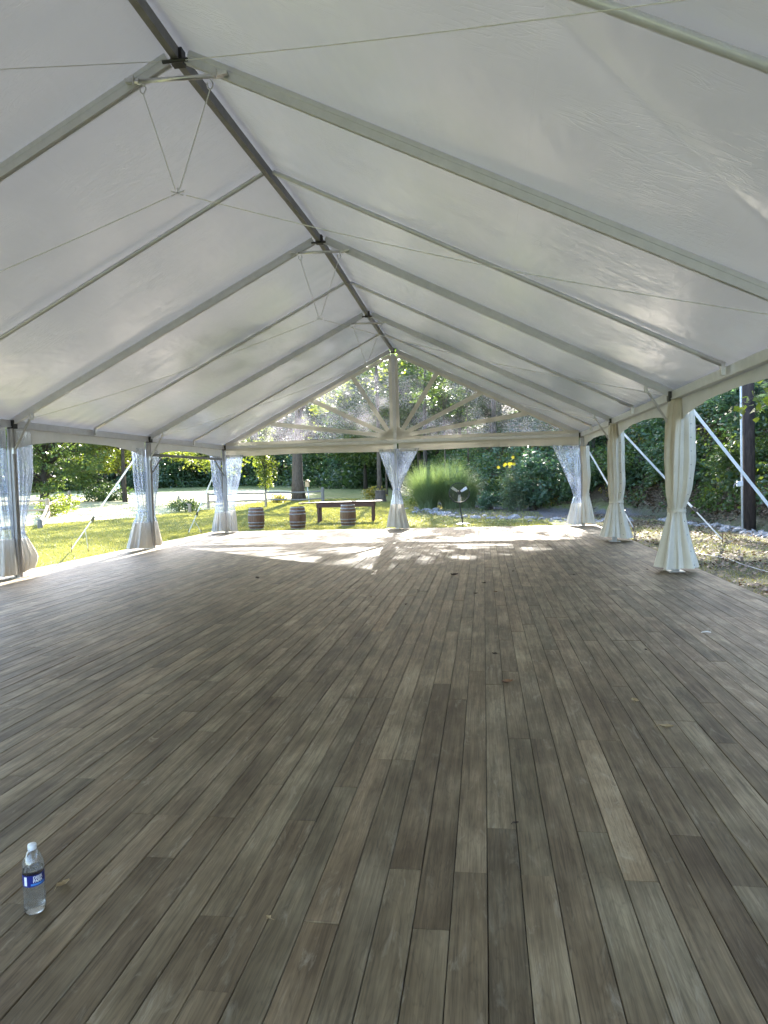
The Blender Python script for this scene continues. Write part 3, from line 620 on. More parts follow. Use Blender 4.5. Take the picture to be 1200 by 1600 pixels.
# ------------------------------------------------------------------ barrels
M['stave'] = simple('oak_stave', (0.085, 0.040, 0.022), (0.17, 0.085, 0.048), 0.5, 5, 0, 0.2, (6, 6, 0.6))
M['hoop'] = simple('barrel_hoop', (0.20, 0.19, 0.18), (0.33, 0.31, 0.30), 0.5, 12, 0.5)
def barrel(label):
    root = thing('barrel', label, 'barrel', (0, 0, 0), 'oak barrels behind the tent'); H = 0.92
    def rad(z): return 0.275 + 0.065 * (1 - (2 * z / H - 1) ** 2)
    ns = 22
    for k in range(ns):
        mb = MB(); a0, a1 = 2 * math.pi * (k + 0.03) / ns, 2 * math.pi * (k + 0.97) / ns; zs = np.linspace(0, H, 9); vs_ = []
        for z in zs:
            for (a, dr) in ((a0, -0.004), ((a0 + a1) / 2, 0.003), (a1, -0.004)): vs_.append(((rad(z) + dr) * math.cos(a), (rad(z) + dr) * math.sin(a), z))
        mb.add(vs_, [(i * 3 + j, i * 3 + j + 1, i * 3 + j + 4, i * 3 + j + 3) for i in range(8) for j in range(2)])
        mb.build('stave', M['stave'], root, True)
    for z in (0.035, 0.17, 0.30, 0.62, 0.75, 0.885):
        MB().lathe([(rad(z - 0.022) + 0.002, z - 0.022), (rad(z - 0.022) + 0.008, z - 0.021), (rad(z + 0.022) + 0.008, z + 0.021), (rad(z + 0.022) + 0.002, z + 0.022)], 40, (0, 0, 0), False).build('hoop', M['hoop'], root, True)
    MB().lathe([(0.0, 0.885), (rad(0.885) - 0.004, 0.885)], 32, (0, 0, 0), False).build('head', M['stave'], root)
    MB().lathe([(0.0, 0.03), (rad(0.03) - 0.004, 0.03)], 32, (0, 0, 0), False).build('head', M['stave'], root)
    return root
b0 = barrel('lone oak barrel nearest the far left corner post')
bl = ['lone oak barrel nearest the far left corner post', 'oak barrel standing under the free end of the long table plank', 'oak barrel standing in front of the middle of the long table']
for k, (x, y) in enumerate(((-6.45, 28.2), (-4.66, 28.1), (-2.80, 29.3))):
    o = b0 if k == 0 else copy_tree(b0); o.location = (x, y, gzf(x, y) - 0.005); o.rotation_euler = (0, 0, 1.1 * k); o['label'] = bl[k]

# ------------------------------------------------------------------ long table
M['table'] = simple('dark_stained_wood', (0.050, 0.022, 0.016), (0.095, 0.042, 0.030), 0.65, 4, 0, 0.15, (1, 8, 8))
zt = gzf(-3.3, 31.6)
tb = thing('plank_table', 'long dark brown plank table behind the barrels', 'table', (-3.3, 31.6, zt))
tc = Vector((-3.35, 31.7, zt)); dr = Vector((0.985, 0.07, 0)).normalized(); pn = Vector((-dr.y, dr.x, 0)); UPV = Vector((0, 0, 1))
def T(a, b, c): return tc + dr * a + pn * b + UPV * c
for q, (b_, l0, l1) in enumerate(((-0.30, -2.1, 1.62), (0.0, -1.55, 1.6), (0.30, -1.5, 1.65))): MB().bar(T(l0, b_, 0.905), T(l1, b_, 0.915), 0.285, 0.04).build('top_plank', M['table'], tb)
for a in (-1.22, 1.25):
    for b_ in (-0.32, 0.32): MB().box(T(a, b_, 0.37), (0.10, 0.10, 0.80)).build('leg', M['table'], tb)
for b_ in (-0.375, 0.375): MB().bar(T(-1.3, b_, 0.78), T(1.33, b_, 0.78), 0.035, 0.19).build('apron', M['table'], tb)

# ------------------------------------------------------------------ fences
M['rail'] = simple('split_rail_wood', (0.20, 0.15, 0.10), (0.36, 0.29, 0.20), 0.8, 6, 0, 0.3, (3, 3, 3))
M['greywood'] = simple('grey_post_wood', (0.11, 0.10, 0.09), (0.19, 0.175, 0.16), 0.85, 8, 0, 0.4, (2, 2, 0.5))
def fpost(root, x, y, h, mat, wd=0.14):
    z = gzf(x, y); mb = MB(); prof = [(wd * 0.62, -0.2), (wd * 0.6, h * 0.5), (wd * 0.55, h * 0.93), (wd * 0.3, h)]; mb.lathe(prof, 7, (x, y, z)); return mb.build('post', mat, root)
def frail(root, a, b, mat, r=0.055):
    a, b = Vector(a), Vector(b); pts = [a.lerp(b, f) + Vector((0, 0, 0.03 * math.sin(f * 7 + a.x))) for f in np.linspace(0, 1, 6)]; mb = MB(); mb.tube(pts, [r, r * 1.1, r, r * 1.05, r * 0.95, r], 6); return mb.build('rail', mat, root)
fx = [(-15.9, 46.5), (-11.9, 46.8), (-7.9, 46.8)]
f1 = thing('split_rail_fence', 'weathered two rail fence passing behind the big tree trunk', 'fence', (fx[1][0], fx[1][1], gzf(*fx[1])))
for i_, (x, y) in enumerate(fx): fpost(f1, x, y, 1.2 if i_ == 2 else 1.1, M['greywood'] if i_ == 2 else M['rail'], 0.19 if i_ == 2 else 0.15)
for (x0, y0_), (x1, y1_) in zip(fx[:-1], fx[1:]):
    for h in (0.45, 0.95): frail(f1, (x0, y0_, gzf(x0, y0_) + h), (x1, y1_, gzf(x1, y1_) + h - 0.03), M['greywood'])
fl = [(-18.2, 31.2), (-22.6, 38.5), (-31.5, 55.0)]
f2 = thing('split_rail_fence', 'sunlit broken split rail fence below the leafy tree on the left', 'fence', (fl[1][0], fl[1][1], gzf(*fl[1])))
fpost(f2, *fl[0], 0.45, M['greywood'], 0.2); fpost(f2, *fl[1], 1.2, M['rail'], 0.22); fpost(f2, *fl[2], 1.25, M['rail'], 0.24)
z0, z1, z2 = (gzf(*p) for p in fl)
frail(f2, (fl[0][0], fl[0][1], z0 + 0.25), (fl[1][0], fl[1][1], z1 + 0.72), M['rail'], 0.075); frail(f2, (fl[0][0] + .1, fl[0][1], z0 + 0.1), (fl[1][0] + .1, fl[1][1], z1 + 0.32), M['rail'], 0.06)
frail(f2, (fl[1][0], fl[1][1], z1 + 0.80), (fl[2][0], fl[2][1], z2 + 0.95), M['rail'], 0.085)
frail(f2, (fl[1][0], fl[1][1], z1 + 1.05), (-30.5, 40.5, gzf(-30.5, 40.5) + 1.1), M['rail'], 0.06); frail(f2, (fl[1][0], fl[1][1], z1 + 0.5), (-30.5, 40.5, gzf(-30.5, 40.5) + 0.55), M['rail'], 0.06); fpost(f2, -30.5, 40.5, 1.25, M['rail'], 0.16)
f3 = thing('split_rail_fence', 'short fence remnant with two posts beyond the far left corner post', 'fence', (-15.6, 43.0, gzf(-15.6, 43)))
fpost(f3, -17.0, 44.2, 1.0, M['rail'], 0.17); fpost(f3, -15.3, 42.0, 0.55, M['rail'], 0.17); frail(f3, (-17.0, 44.2, gzf(-17, 44.2) + 0.8), (-15.3, 42.0, gzf(-15.3, 42) + 0.4), M['rail'], 0.06)

# ------------------------------------------------------------------ pedestal fan
fz = gzf(1.98, 29.1); fan = thing('pedestal_fan', 'black pedestal fan with three pale blades in front of ornamental grass', 'fan', (1.98, 29.1, fz))
fc = Vector((1.90, 29.1, fz + 1.30)); RF = 0.40
M['fan_black'] = simple('fan_black_paint', (0.012, 0.012, 0.013), (0.025, 0.025, 0.026), 0.45, 20)
M['blade'] = simple('fan_blade_aluminium', (0.55, 0.55, 0.54), (0.66, 0.66, 0.65), 0.45, 10, 0.3)
cg = MB()
for yy, rr in ((-0.10, (0.08, 0.14, 0.20, 0.26, 0.32, 0.37)), (0.10, (0.12, 0.22, 0.32))):
    for r_ in rr:
        n = 40; cg.tube([fc + Vector((r_ * math.cos(a), yy * (1 - 0.5 * (r_ / RF) ** 2), r_ * math.sin(a))) for a in np.linspace(0, 2 * math.pi, n + 1)], 0.0022, 4, False)
    for a in np.linspace(0, 2 * math.pi, 48, endpoint=False): cg.tube([fc + Vector((r_ * math.cos(a), yy * (1 - 0.5 * (r_ / RF) ** 2), r_ * math.sin(a))) for r_ in (0.05, 0.25, RF)], 0.0018, 4, False)
cage = cg.build('cage', M['fan_black'], fan)
rm = MB(); rm.tube([fc + Vector((RF * math.cos(a), 0, RF * math.sin(a))) for a in np.linspace(0, 2 * math.pi, 49)], 0.014, 6, False); rm.build('rim', M['fan_black'], cage)
for a in (R(146), R(34), R(-90)):
    d = Vector((math.cos(a), 0, math.sin(a))); tw = Vector((-math.sin(a), 0, math.cos(a))); mb = MB()
    pts = [d * 0.09 - tw * 0.05 + Vector((0, -0.02, 0)), d * 0.36 - tw * 0.07 + Vector((0, -0.03, 0)), d * 0.36 + tw * 0.05 + Vector((0, 0.03, 0)), d * 0.09 + tw * 0.045 + Vector((0, 0.02, 0))]
    mb.add([fc + p for p in pts] + [fc + p + Vector((0, 0.006, 0)) for p in pts], [(0, 1, 2, 3), (7, 6, 5, 4), (0, 4, 5, 1), (1, 5, 6, 2), (2, 6, 7, 3), (3, 7, 4, 0)]); mb.build('blade', M['blade'], fan)
hb = MB(); hb.tube([fc + Vector((0, -0.09, 0)), fc + Vector((0, 0.16, 0))], 0.075, 16); hb.build('motor', M['fan_black'], fan)
yk = MB(); yk.tube([fc + Vector((0.43 * math.cos(a), 0, 0.43 * math.sin(a))) for a in (R(175), R(205), R(235), R(270), R(305), R(335), R(365))], 0.018, 6); yk.build('yoke', M['fan_black'], fan)
MB().tube([fc + Vector((0, 0, -0.43)), (2.02, 29.1, fz + 0.03)], [0.024, 0.032], 10).build('pole', M['fan_black'], fan)
bs = MB(); bs.lathe([(0.30, 0.0), (0.30, 0.015), (0.26, 0.03), (0.05, 0.05)], 24, (2.02, 29.1, fz + 0.005)); bs.build('base', M['fan_black'], fan)

# ------------------------------------------------------------------ utility pole
M['pole'] = bark_mat('creosoted_pole', (0.020, 0.015, 0.014), (0.060, 0.045, 0.042))
M['conduit'] = simple('grey_conduit', (0.48, 0.50, 0.53), (0.58, 0.60, 0.63), 0.5, 10)
px, py = 10.95, 23.0; pz = gzf(px, py); up_ = thing('utility_pole', 'dark brown wooden utility pole with white conduit', 'utility pole', (px, py, pz))
MB().tube([(px, py, pz - 0.3), (px - 0.02, py, pz + 4), (px - 0.05, py, pz + 9.5)], [0.175, 0.165, 0.14], 16).build('pole', M['pole'], up_, True)
MB().tube([(px - 0.23, py - 0.05, pz), (px - 0.245, py - 0.05, pz + 2.6), (px - 0.27, py - 0.05, pz + 7.5)], 0.03, 10).build('conduit', M['conduit'], up_, True)
jb = MB(); jb.box((px - 0.31, py - 0.08, pz + 1.48), (0.17, 0.11, 0.16)); bevel(jb.build('junction_box', M['conduit'], up_), 0.01)
MB().tube([(px - 0.39, py - 0.1, pz + 1.5), (px - 0.46, py - 0.1, pz + 1.48), (px - 0.49, py - 0.1, pz + 1.36)], 0.016, 8).build('cable_elbow', M['ratchet'], up_)

# ------------------------------------------------------------------ stump, birdhouse, garden chair
M['bark'] = bark_mat('tree_bark', (0.045, 0.032, 0.024), (0.12, 0.092, 0.070)); M['bark_dark'] = bark_mat('dark_bark', (0.022, 0.017, 0.013), (0.06, 0.048, 0.038))
M['cutwood'] = simple('cut_wood', (0.26, 0.20, 0.13), (0.36, 0.28, 0.19), 0.8, 10)
sx, sy_ = -4.2, 48.5; sz = gzf(sx, sy_); stp = thing('tree_stump', 'short tree stump with pale cut top at the wood edge', 'tree stump', (sx, sy_, sz))
MB().lathe([(0.46, -0.1), (0.40, 0.15), (0.36, 0.5), (0.36, 0.80)], 14, (sx, sy_, sz)).build('trunk', M['bark'], stp); MB().lathe([(0.0, 0.803), (0.35, 0.803)], 14, (sx, sy_, sz), False).build('cut_top', M['cutwood'], stp)
bx, by = -9.75, 50.0; bz = gzf(bx, by); bh = thing('birdhouse', 'small tan birdhouse on a pale pole beside the big trunk', 'birdhouse', (bx, by, bz))
M['tan'] = simple('tan_board', (0.42, 0.28, 0.15), (0.52, 0.36, 0.20), 0.7, 8)
MB().tube([(bx + 0.1, by, bz), (bx, by, bz + 1.15)], 0.035, 8).build('pole', M['conduit'], bh)
hs = MB(); hs.box((bx, by, bz + 1.38), (0.26, 0.26, 0.38)); hs.build('box', M['tan'], bh)
rf = MB(); rf.bar((bx - 0.19, by, bz + 1.58), (bx, by, bz + 1.70), 0.36, 0.025); rf.bar((bx + 0.19, by, bz + 1.58), (bx, by, bz + 1.70), 0.36, 0.025); rf.build('roof', M['rail'], bh)
M['white_paint'] = simple('white_paint', (0.72, 0.72, 0.70), (0.80, 0.80, 0.78), 0.6, 10)
gx, gy = -47.5, 92.0; g0 = gzf(gx, gy); ch = thing('garden_chair', 'tiny white garden chair far across the lawn', 'chair', (gx, gy, g0))
MB().box((gx, gy, g0 + 0.45), (0.62, 0.6, 0.05)).build('seat', M['white_paint'], ch); MB().box((gx, gy + 0.28, g0 + 0.85), (0.62, 0.05, 0.6)).build('backrest', M['white_paint'], ch)
for a in (-0.27, 0.27):
    for b_ in (-0.26, 0.26): MB().box((gx + a, gy + b_, g0 + 0.21), (0.07, 0.07, 0.42)).build('leg', M['white_paint'], ch)

# ------------------------------------------------------------------ foliage tools
def leaf_quads(C, size, r_, nrm_bias=0.6, aspect=0.55, droop=0.0, pointdir=None):
    """a folded diamond leaf (4 vertices, 2 faces) at every centre"""
    n = len(C); size = np.broadcast_to(size, (n,)); d = r_.normal(size=(n, 3)); d[:, 2] = d[:, 2] * 0.5 - droop
    if pointdir is not None: d = d * 0.5 + pointdir
    d /= np.linalg.norm(d, axis=1, keepdims=True); u = r_.normal(size=(n, 3)) * (1 - nrm_bias) + np.array((0, 0, nrm_bias)); sd = np.cross(d, u); sd /= np.maximum(np.linalg.norm(sd, axis=1, keepdims=True), 1e-6)
    nn = np.cross(sd, d); L = size[:, None]; W = L * aspect * 0.5
    P0 = C; P2 = C + d * L; P1 = C + d * L * 0.45 + sd * W + nn * W * 0.25; P3 = C + d * L * 0.45 - sd * W + nn * W * 0.25
    V = np.stack([P0, P1, P2, P3], 1).reshape(-1, 3); k = np.arange(n)[:, None] * 4
    return V, np.concatenate([k, k + 1, k + 2, k + 3], 1)
def clump_leaves(centres, rad, n_each, r_, flat=0.6):
    m = len(centres); p = r_.normal(size=(m, n_each, 3)); p /= np.maximum(np.linalg.norm(p, axis=2, keepdims=True), 1e-6); p *= (r_.random((m, n_each, 1)) ** 0.45); p[..., 2] *= flat
    return (centres[:, None, :] + p * np.broadcast_to(rad, (m,))[:, None, None]).reshape(-1, 3)
LG = lambda *c: [tuple(x) for x in c]
M['leaf_bright'] = leaf_mat('bright_leaves', LG((0.060, 0.085, 0.018), (0.10, 0.130, 0.028), (0.155, 0.175, 0.05)), 0.5)
M['leaf_mid'] = leaf_mat('mid_green_leaves', LG((0.032, 0.060, 0.020), (0.058, 0.095, 0.030), (0.095, 0.130, 0.046)), 0.4)
M['leaf_dark'] = leaf_mat('dark_leaves', LG((0.026, 0.054, 0.024), (0.046, 0.085, 0.036), (0.078, 0.120, 0.052)), 0.35)
M['leaf_blue'] = leaf_mat('bluish_leaves', LG((0.038, 0.076, 0.046), (0.068, 0.118, 0.074), (0.115, 0.165, 0.105)), 0.35, (1.5, 1.8, 1.0))
M['leaf_yellow'] = leaf_mat('yellowing_leaves', LG((0.09, 0.10, 0.02), (0.17, 0.15, 0.03), (0.26, 0.19, 0.05)), 0.45)
M['dead_leaf'] = leaf_mat('dead_leaves', LG((0.055, 0.036, 0.022), (0.13, 0.090, 0.058), (0.25, 0.20, 0.15)), 0.15, (1.3, 1.1, 0.8), 0.7)
def tree(name, label, cat, loc, h, rc, trunk_r, base, seed, mat, bark, nclus=150, per=60, leaf=0.2, clus_r=1.0, lean=(0, 0), group=None, squash=1.0, sides=10, full=False):
    r_ = np.random.default_rng(seed); root = thing(name, label, cat, (0, 0, 0), group)
    mb = MB(); top = h * 0.82; zs = np.linspace(-0.3, top, 9); pts = [(lean[0] * (max(z, 0) / h) ** 1.5 + 0.12 * trunk_r * math.sin(z * 0.9 + seed), lean[1] * (max(z, 0) / h) ** 1.5 + 0.12 * trunk_r * math.cos(z * 0.7 + seed), z) for z in zs]
    rs = [trunk_r * (1.35 if z < 0.1 else 1.0) * max(0.12, 1 - 0.85 * max(z, 0) / top) for z in zs]; mb.tube(pts, rs, sides)
    zb = base * h; cz = (zb + h) / 2; hz = (h - zb) / 2
    dirs = r_.normal(size=(nclus, 3)); dirs /= np.linalg.norm(dirs, axis=1, keepdims=True)
    rr = 0.35 + 0.65 * r_.random(nclus) ** 0.6; lob = 1 + 0.28 * np.sin(3 * np.arctan2(dirs[:, 1], dirs[:, 0]) + seed) + 0.15 * np.sin(5 * dirs[:, 2] * 3 + seed)
    Cc = np.stack([dirs[:, 0] * rc * rr * lob, dirs[:, 1] * rc * rr * lob * squash, cz + dirs[:, 2] * hz * rr], 1)
    if full:
        zz = zb + (h - zb) * r_.random(nclus) ** 1.15; rp_ = rc * np.sqrt(np.maximum(1 - (zz / h) ** 2.5, 0.02)) * np.sqrt(r_.random(nclus)); aa = r_.uniform(0, 6.28, nclus); Cc = np.stack([rp_ * np.cos(aa), rp_ * np.sin(aa), zz], 1)
    tfrac = (Cc[:, 2] / h).clip(0, 1)[:, None] ** 1.5; Cc[:, :2] += np.array(lean)[None] * tfrac
    for j in r_.choice(nclus, min(26, nclus), replace=False):
        c_ = Cc[j]; zf = max(min(zb * 0.9 + 0.2 * h, c_[2] * 0.75), 0.1 * h); tp = np.array([np.interp(zf, zs, [p[0] for p in pts]), np.interp(zf, zs, [p[1] for p in pts]), zf]); tr = float(np.interp(zf, zs, rs)); mid = (tp + c_) / 2 + np.array((0, 0, 0.06 * h))
        mb.tube([tp, mid, c_], [tr * 0.5, tr * 0.28, tr * 0.07], 5)
    mb.build('trunk', bark, root, True)
    P = clump_leaves(Cc, clus_r * (0.6 + 0.8 * r_.random(nclus)), per, r_); V, Fq = leaf_quads(P, leaf * (0.6 + 0.8 * r_.random(len(P))), r_, 0.5, 0.6, 0.35)
    link('crown', np_mesh('crown', V, Fq), mat, root); root.location = loc; return root
def shrub(label, loc, rx, h, seed, mat, n=1500, leaf=0.1, group=None, name='shrub', stems=7, aspect=0.55):
    r_ = np.random.default_rng(seed); root = thing(name, label, 'shrub', (0, 0, 0), group); mb = MB(); tips = []
    for k in range(stems):
        a = r_.uniform(0, 6.28); rr = rx * r_.uniform(0.2, 0.8); tip = np.array((rr * math.cos(a), rr * math.sin(a), h * r_.uniform(0.6, 0.95))); mb.tube([(0.1 * math.cos(a), 0.1 * math.sin(a), -0.1), tip * np.array((0.45, 0.45, 0.6)), tip], [0.025, 0.016, 0.005], 5); tips.append(tip)
    mb.build('stem', M['bark_dark'], root)
    m = 26; d = r_.normal(size=(m, 3)); d /= np.linalg.norm(d, axis=1, keepdims=True); Cc = d * (0.4 + 0.6 * r_.random((m, 1)) ** 0.5) * np.array((rx * 0.85, rx * 0.85, h * 0.45)) + np.array((0, 0, h * 0.52)); Cc[:, 2] = np.maximum(Cc[:, 2], 0.12)
    P = clump_leaves(Cc, rx * 0.38 * (0.6 + 0.8 * r_.random(m)), n // m, r_, 0.75); P[:, 2] = np.maximum(P[:, 2], 0.02)
    V, Fq = leaf_quads(P, leaf * (0.6 + 0.8 * r_.random(len(P))), r_, 0.5, aspect, 0.25); link('foliage', np_mesh('foliage', V, Fq), mat, root); root.location = loc; return root

# ------------------------------------------------------------------ trees
def on(x, y, dz=0.0): return (x, y, gzf(x, y) + dz)
tree('shade_tree', 'big thick trunked shade tree behind the barrels', 'tree', on(-11.4, 53.5), 19, 6.4, 0.47, 0.29, 21, M['leaf_bright'], M['bark'], 150, 55, 0.26, 1.1, (1.0, 0), sides=16)
tree('leafy_tree', 'sunlit low branching tree above the broken fence', 'tree', on(-37, 60), 13, 8.5, 0.4, 0.07, 22, M['leaf_mid'], M['bark_dark'], 330, 75, 0.30, 1.0)
tree('maple_tree', 'yellow green backlit tree seen beside the middle left post', 'tree', on(-32.5, 66), 12, 6.2, 0.3, 0.22, 23, M['leaf_bright'], M['bark_dark'], 190, 65, 0.32, 0.9)
tree('maple_tree', 'bright backlit tree with drooping boughs beyond the far left corner', 'tree', on(-19.5, 58), 10.5, 4.6, 0.22, 0.18, 24, M['leaf_bright'], M['bark_dark'], 120, 60, 0.26, 0.8)
tree('tall_tree', 'tall slim tree half hidden by the hourglass curtain, crown above the gable', 'tree', on(-4.75, 52), 25, 4.8, 0.17, 0.5, 28, M['leaf_mid'], M['bark'], 85, 60, 0.27, 0.95)
tree('tall_tree', 'tall tree whose trunk stands behind the far left corner curtain', 'tree', on(-19.2, 57.5), 21, 5.6, 0.2, 0.5, 26, M['leaf_mid'], M['bark_dark'], 60, 60, 0.27, 0.95)
tree('tall_tree', 'tall tree whose trunk stands behind the middle left curtain', 'tree', on(-29.5, 60.5), 22, 6.0, 0.2, 0.5, 27, M['leaf_mid'], M['bark_dark'], 45, 60, 0.27, 0.95)
tree('sapling', 'slender sapling with bright leaves standing at the fence post', 'tree', on(-12.0, 47.2), 5.6, 0.75, 0.06, 0.24, 25, M['leaf_bright'], M['bark_dark'], 60, 40, 0.17, 0.42)
# dark wood along the far side of the lawn
wa = tree('woodland_tree', 'dark tree in the wood along the far lawn edge', 'tree', on(-70, 112), 19, 6.0, 0.3, 0.02, 31, M['leaf_dark'], M['bark_dark'], 220, 60, 0.5, 1.7, group='trees of the far wood', full=True)
wb = tree('woodland_tree', 'dark tree in the wood along the far lawn edge', 'tree', on(-62, 118), 17, 5.4, 0.28, 0.03, 32, M['leaf_blue'], M['bark_dark'], 170, 60, 0.5, 1.7, group='trees of the far wood', full=True)
wrng = random.Random(5)
spots = [(-54, 117), (-46, 119), (-38, 118), (-30, 114), (-23, 108), (-17, 101), (-12.5, 93), (-8.5, 87), (-16, 112), (-26, 122), (-36, 128), (-48, 129), (-60, 128), (-76, 106), (-80, 92), (-74, 122), (-9, 99), (-4, 92), (-66, 124), (-43, 124)]
for k, (x, y) in enumerate(spots):
    o = copy_tree(wa if k % 2 else wb); o.location = on(x + wrng.uniform(-1, 1), y + wrng.uniform(-1, 1)); o.rotation_euler = (0, 0, wrng.uniform(0, 6.28)); s_ = wrng.uniform(0.85, 1.15); o.scale = (s_, s_, s_ * wrng.uniform(0.9, 1.1))
# trees on the wooded bank, seen through the clear gable and over the right side
ha = tree('bank_tree', 'mid green tree on the bank behind the clear gable', 'tree', on(-3.0, 66), 14, 4.6, 0.22, 0.12, 41, M['leaf_mid'], M['bark_dark'], 170, 60, 0.30, 1.1, group='trees on the wooded bank')
hb_ = tree('bank_tree', 'dark green tree on the bank behind the clear gable', 'tree', on(6.5, 56), 11, 4.0, 0.18, 0.10, 42, M['leaf_dark'], M['bark_dark'], 150, 60, 0.28, 1.0, group='trees on the wooded bank')
for k, (x, y, s_) in enumerate([(1.0, 60, 0.85), (-6.5, 74, 1.1), (-2.0, 76, 1.15), (4.5, 66, 0.95), (10.5, 52, 0.95), (14.5, 46, 0.85), (12, 60, 1.0), (18, 40, 0.9), (3.5, 52, 0.55), (-10.5, 80, 1.0), (21, 33, 0.95), (19, 26, 0.9), (22, 18, 0.9), (8.5, 48.5, 0.6)]):
    o = copy_tree(ha if k % 2 else hb_); o.location = on(x, y); o.rotation_euler = (0, 0, wrng.uniform(0, 6.28)); o.scale = (s_, s_, s_)
    o['label'] = ('tree high on the bank beyond the right side posts' if x > 17 else 'mid green tree on the bank behind the clear gable' if k % 2 else 'dark green tree on the bank behind the clear gable')
# tall thin-crowned trees on the bank: their high crowns dapple the far end of the deck
for k, (x, y, h_, lb) in enumerate(((-1.2, 50, 21, 'tall bank tree rising behind the centre post'), (3.6, 46.5, 21, 'tall bank tree rising behind the ornamental grass'), (7.6, 43.5, 19, 'tall bank tree rising behind the yellow flowers'), (10.2, 40.5, 18, 'tall bank tree rising behind the far right corner curtain'))):
    tree('tall_tree', lb, 'tree', on(x, y), h_, 4.2, 0.17, 0.52, 80 + k, M['leaf_mid'], M['bark_dark'], 120 if k in (0, 1) else 170, 60, 0.27, 0.95, (0.6, 0))
# bare thin trunks at the wood edge beside the centre post
for k, (x, y, r_, lb) in enumerate(((-5.6, 62, 0.09, 'thin pale trunk just left of the hourglass curtain'), (-4.6, 59.5, 0.17, 'brown trunk partly hidden by the hourglass curtain'), (0.4, 47, 0.06, 'thin bare sapling stem above the ornamental grass, left one'), (1.9, 48, 0.06, 'thin bare sapling stem above the ornamental grass, right one'))):
    tree('thin_tree', lb, 'tree', on(x, y), 9, 1.6, r_, 0.55, 60 + k, M['leaf_mid'], M['bark'], 40, 40, 0.2, 0.6)

# ------------------------------------------------------------------ hillside growth
r_ = np.random.default_rng(99)
def scatter_hill(n, dmin, dmax, x0, x1, y0, y1, mu=80):
    out = []
    while sum(len(o) for o in out) < n:
        x = r_.uniform(x0, x1, n * 4); y = r_.uniform(y0, y1, n * 4); d = hill_d(x, y); P = np.stack([x, y, gz(x, y)], 1); k = (d > dmin) & (d < dmax) & in_view(P + np.array((0, 0, 0.5)), mu, 300); out.append(P[k])
    return np.concatenate(out)[:n]
def growth(name, label, C, rad, per, leaf, mat, flat=0.8, lift=0.3):
    rd = rad * (0.5 + r_.random(len(C))); C = C + np.stack([np.zeros(len(C)), np.zeros(len(C)), rd * lift], 1); P = clump_leaves(C, rd, per, r_, flat)
    z = gz(P[:, 0], P[:, 1]); P[:, 2] = np.maximum(P[:, 2], z + 0.02); V, Fq = leaf_quads(P, leaf * (0.55 + 0.9 * r_.random(len(P))), r_, 0.45, 0.6, 0.3)
    return tag(link(name, np_mesh(name, V, Fq), mat), label, 'undergrowth', kind='stuff')
wp = np.array(spots)[r_.integers(0, len(spots), 420)] + r_.normal(size=(420, 2)) * np.array((3.5, 2.0)) - np.array((0, 3.0)); wp = np.concatenate([wp, gz(wp[:, 0], wp[:, 1])[:, None]], 1)
growth('far_thicket', 'dark thicket along the foot of the far wood', wp, 2.0, 70, 0.42, M['leaf_dark'], 0.8, 0.45)
growth('undergrowth', 'dark green undergrowth covering the wooded bank', scatter_hill(500, 0.3, 14, -6, 24, 8, 70), 0.75, 110, 0.15, M['leaf_dark'])
growth('ground_ivy', 'mid green leafy cover climbing the wooded bank', scatter_hill(420, 0.2, 12, -6, 24, 8, 70), 0.65, 80, 0.19, M['leaf_mid'])
growth('bright_undergrowth', 'fresh green leafy weeds lit on the bank', scatter_hill(130, 0.3, 9, -3, 22, 8, 50), 0.5, 80, 0.13, M['leaf_bright'])
growth('bluish_undergrowth', 'bluish green broad leaved plants on the bank', scatter_hill(260, 0.4, 8, -4, 20, 8, 55), 0.6, 70, 0.23, M['leaf_blue'])
growth('foot_weeds', 'straggly weeds along the foot of the bank at right', scatter_hill(130, 0.1, 2.6, 9, 15, 8, 34), 0.4, 60, 0.13, M['leaf_mid'])
growth('yellowing_undergrowth', 'yellow green weeds scattered over the bank', scatter_hill(90, 0.2, 9, -2, 20, 8, 50), 0.4, 60, 0.11, M['leaf_yellow'])
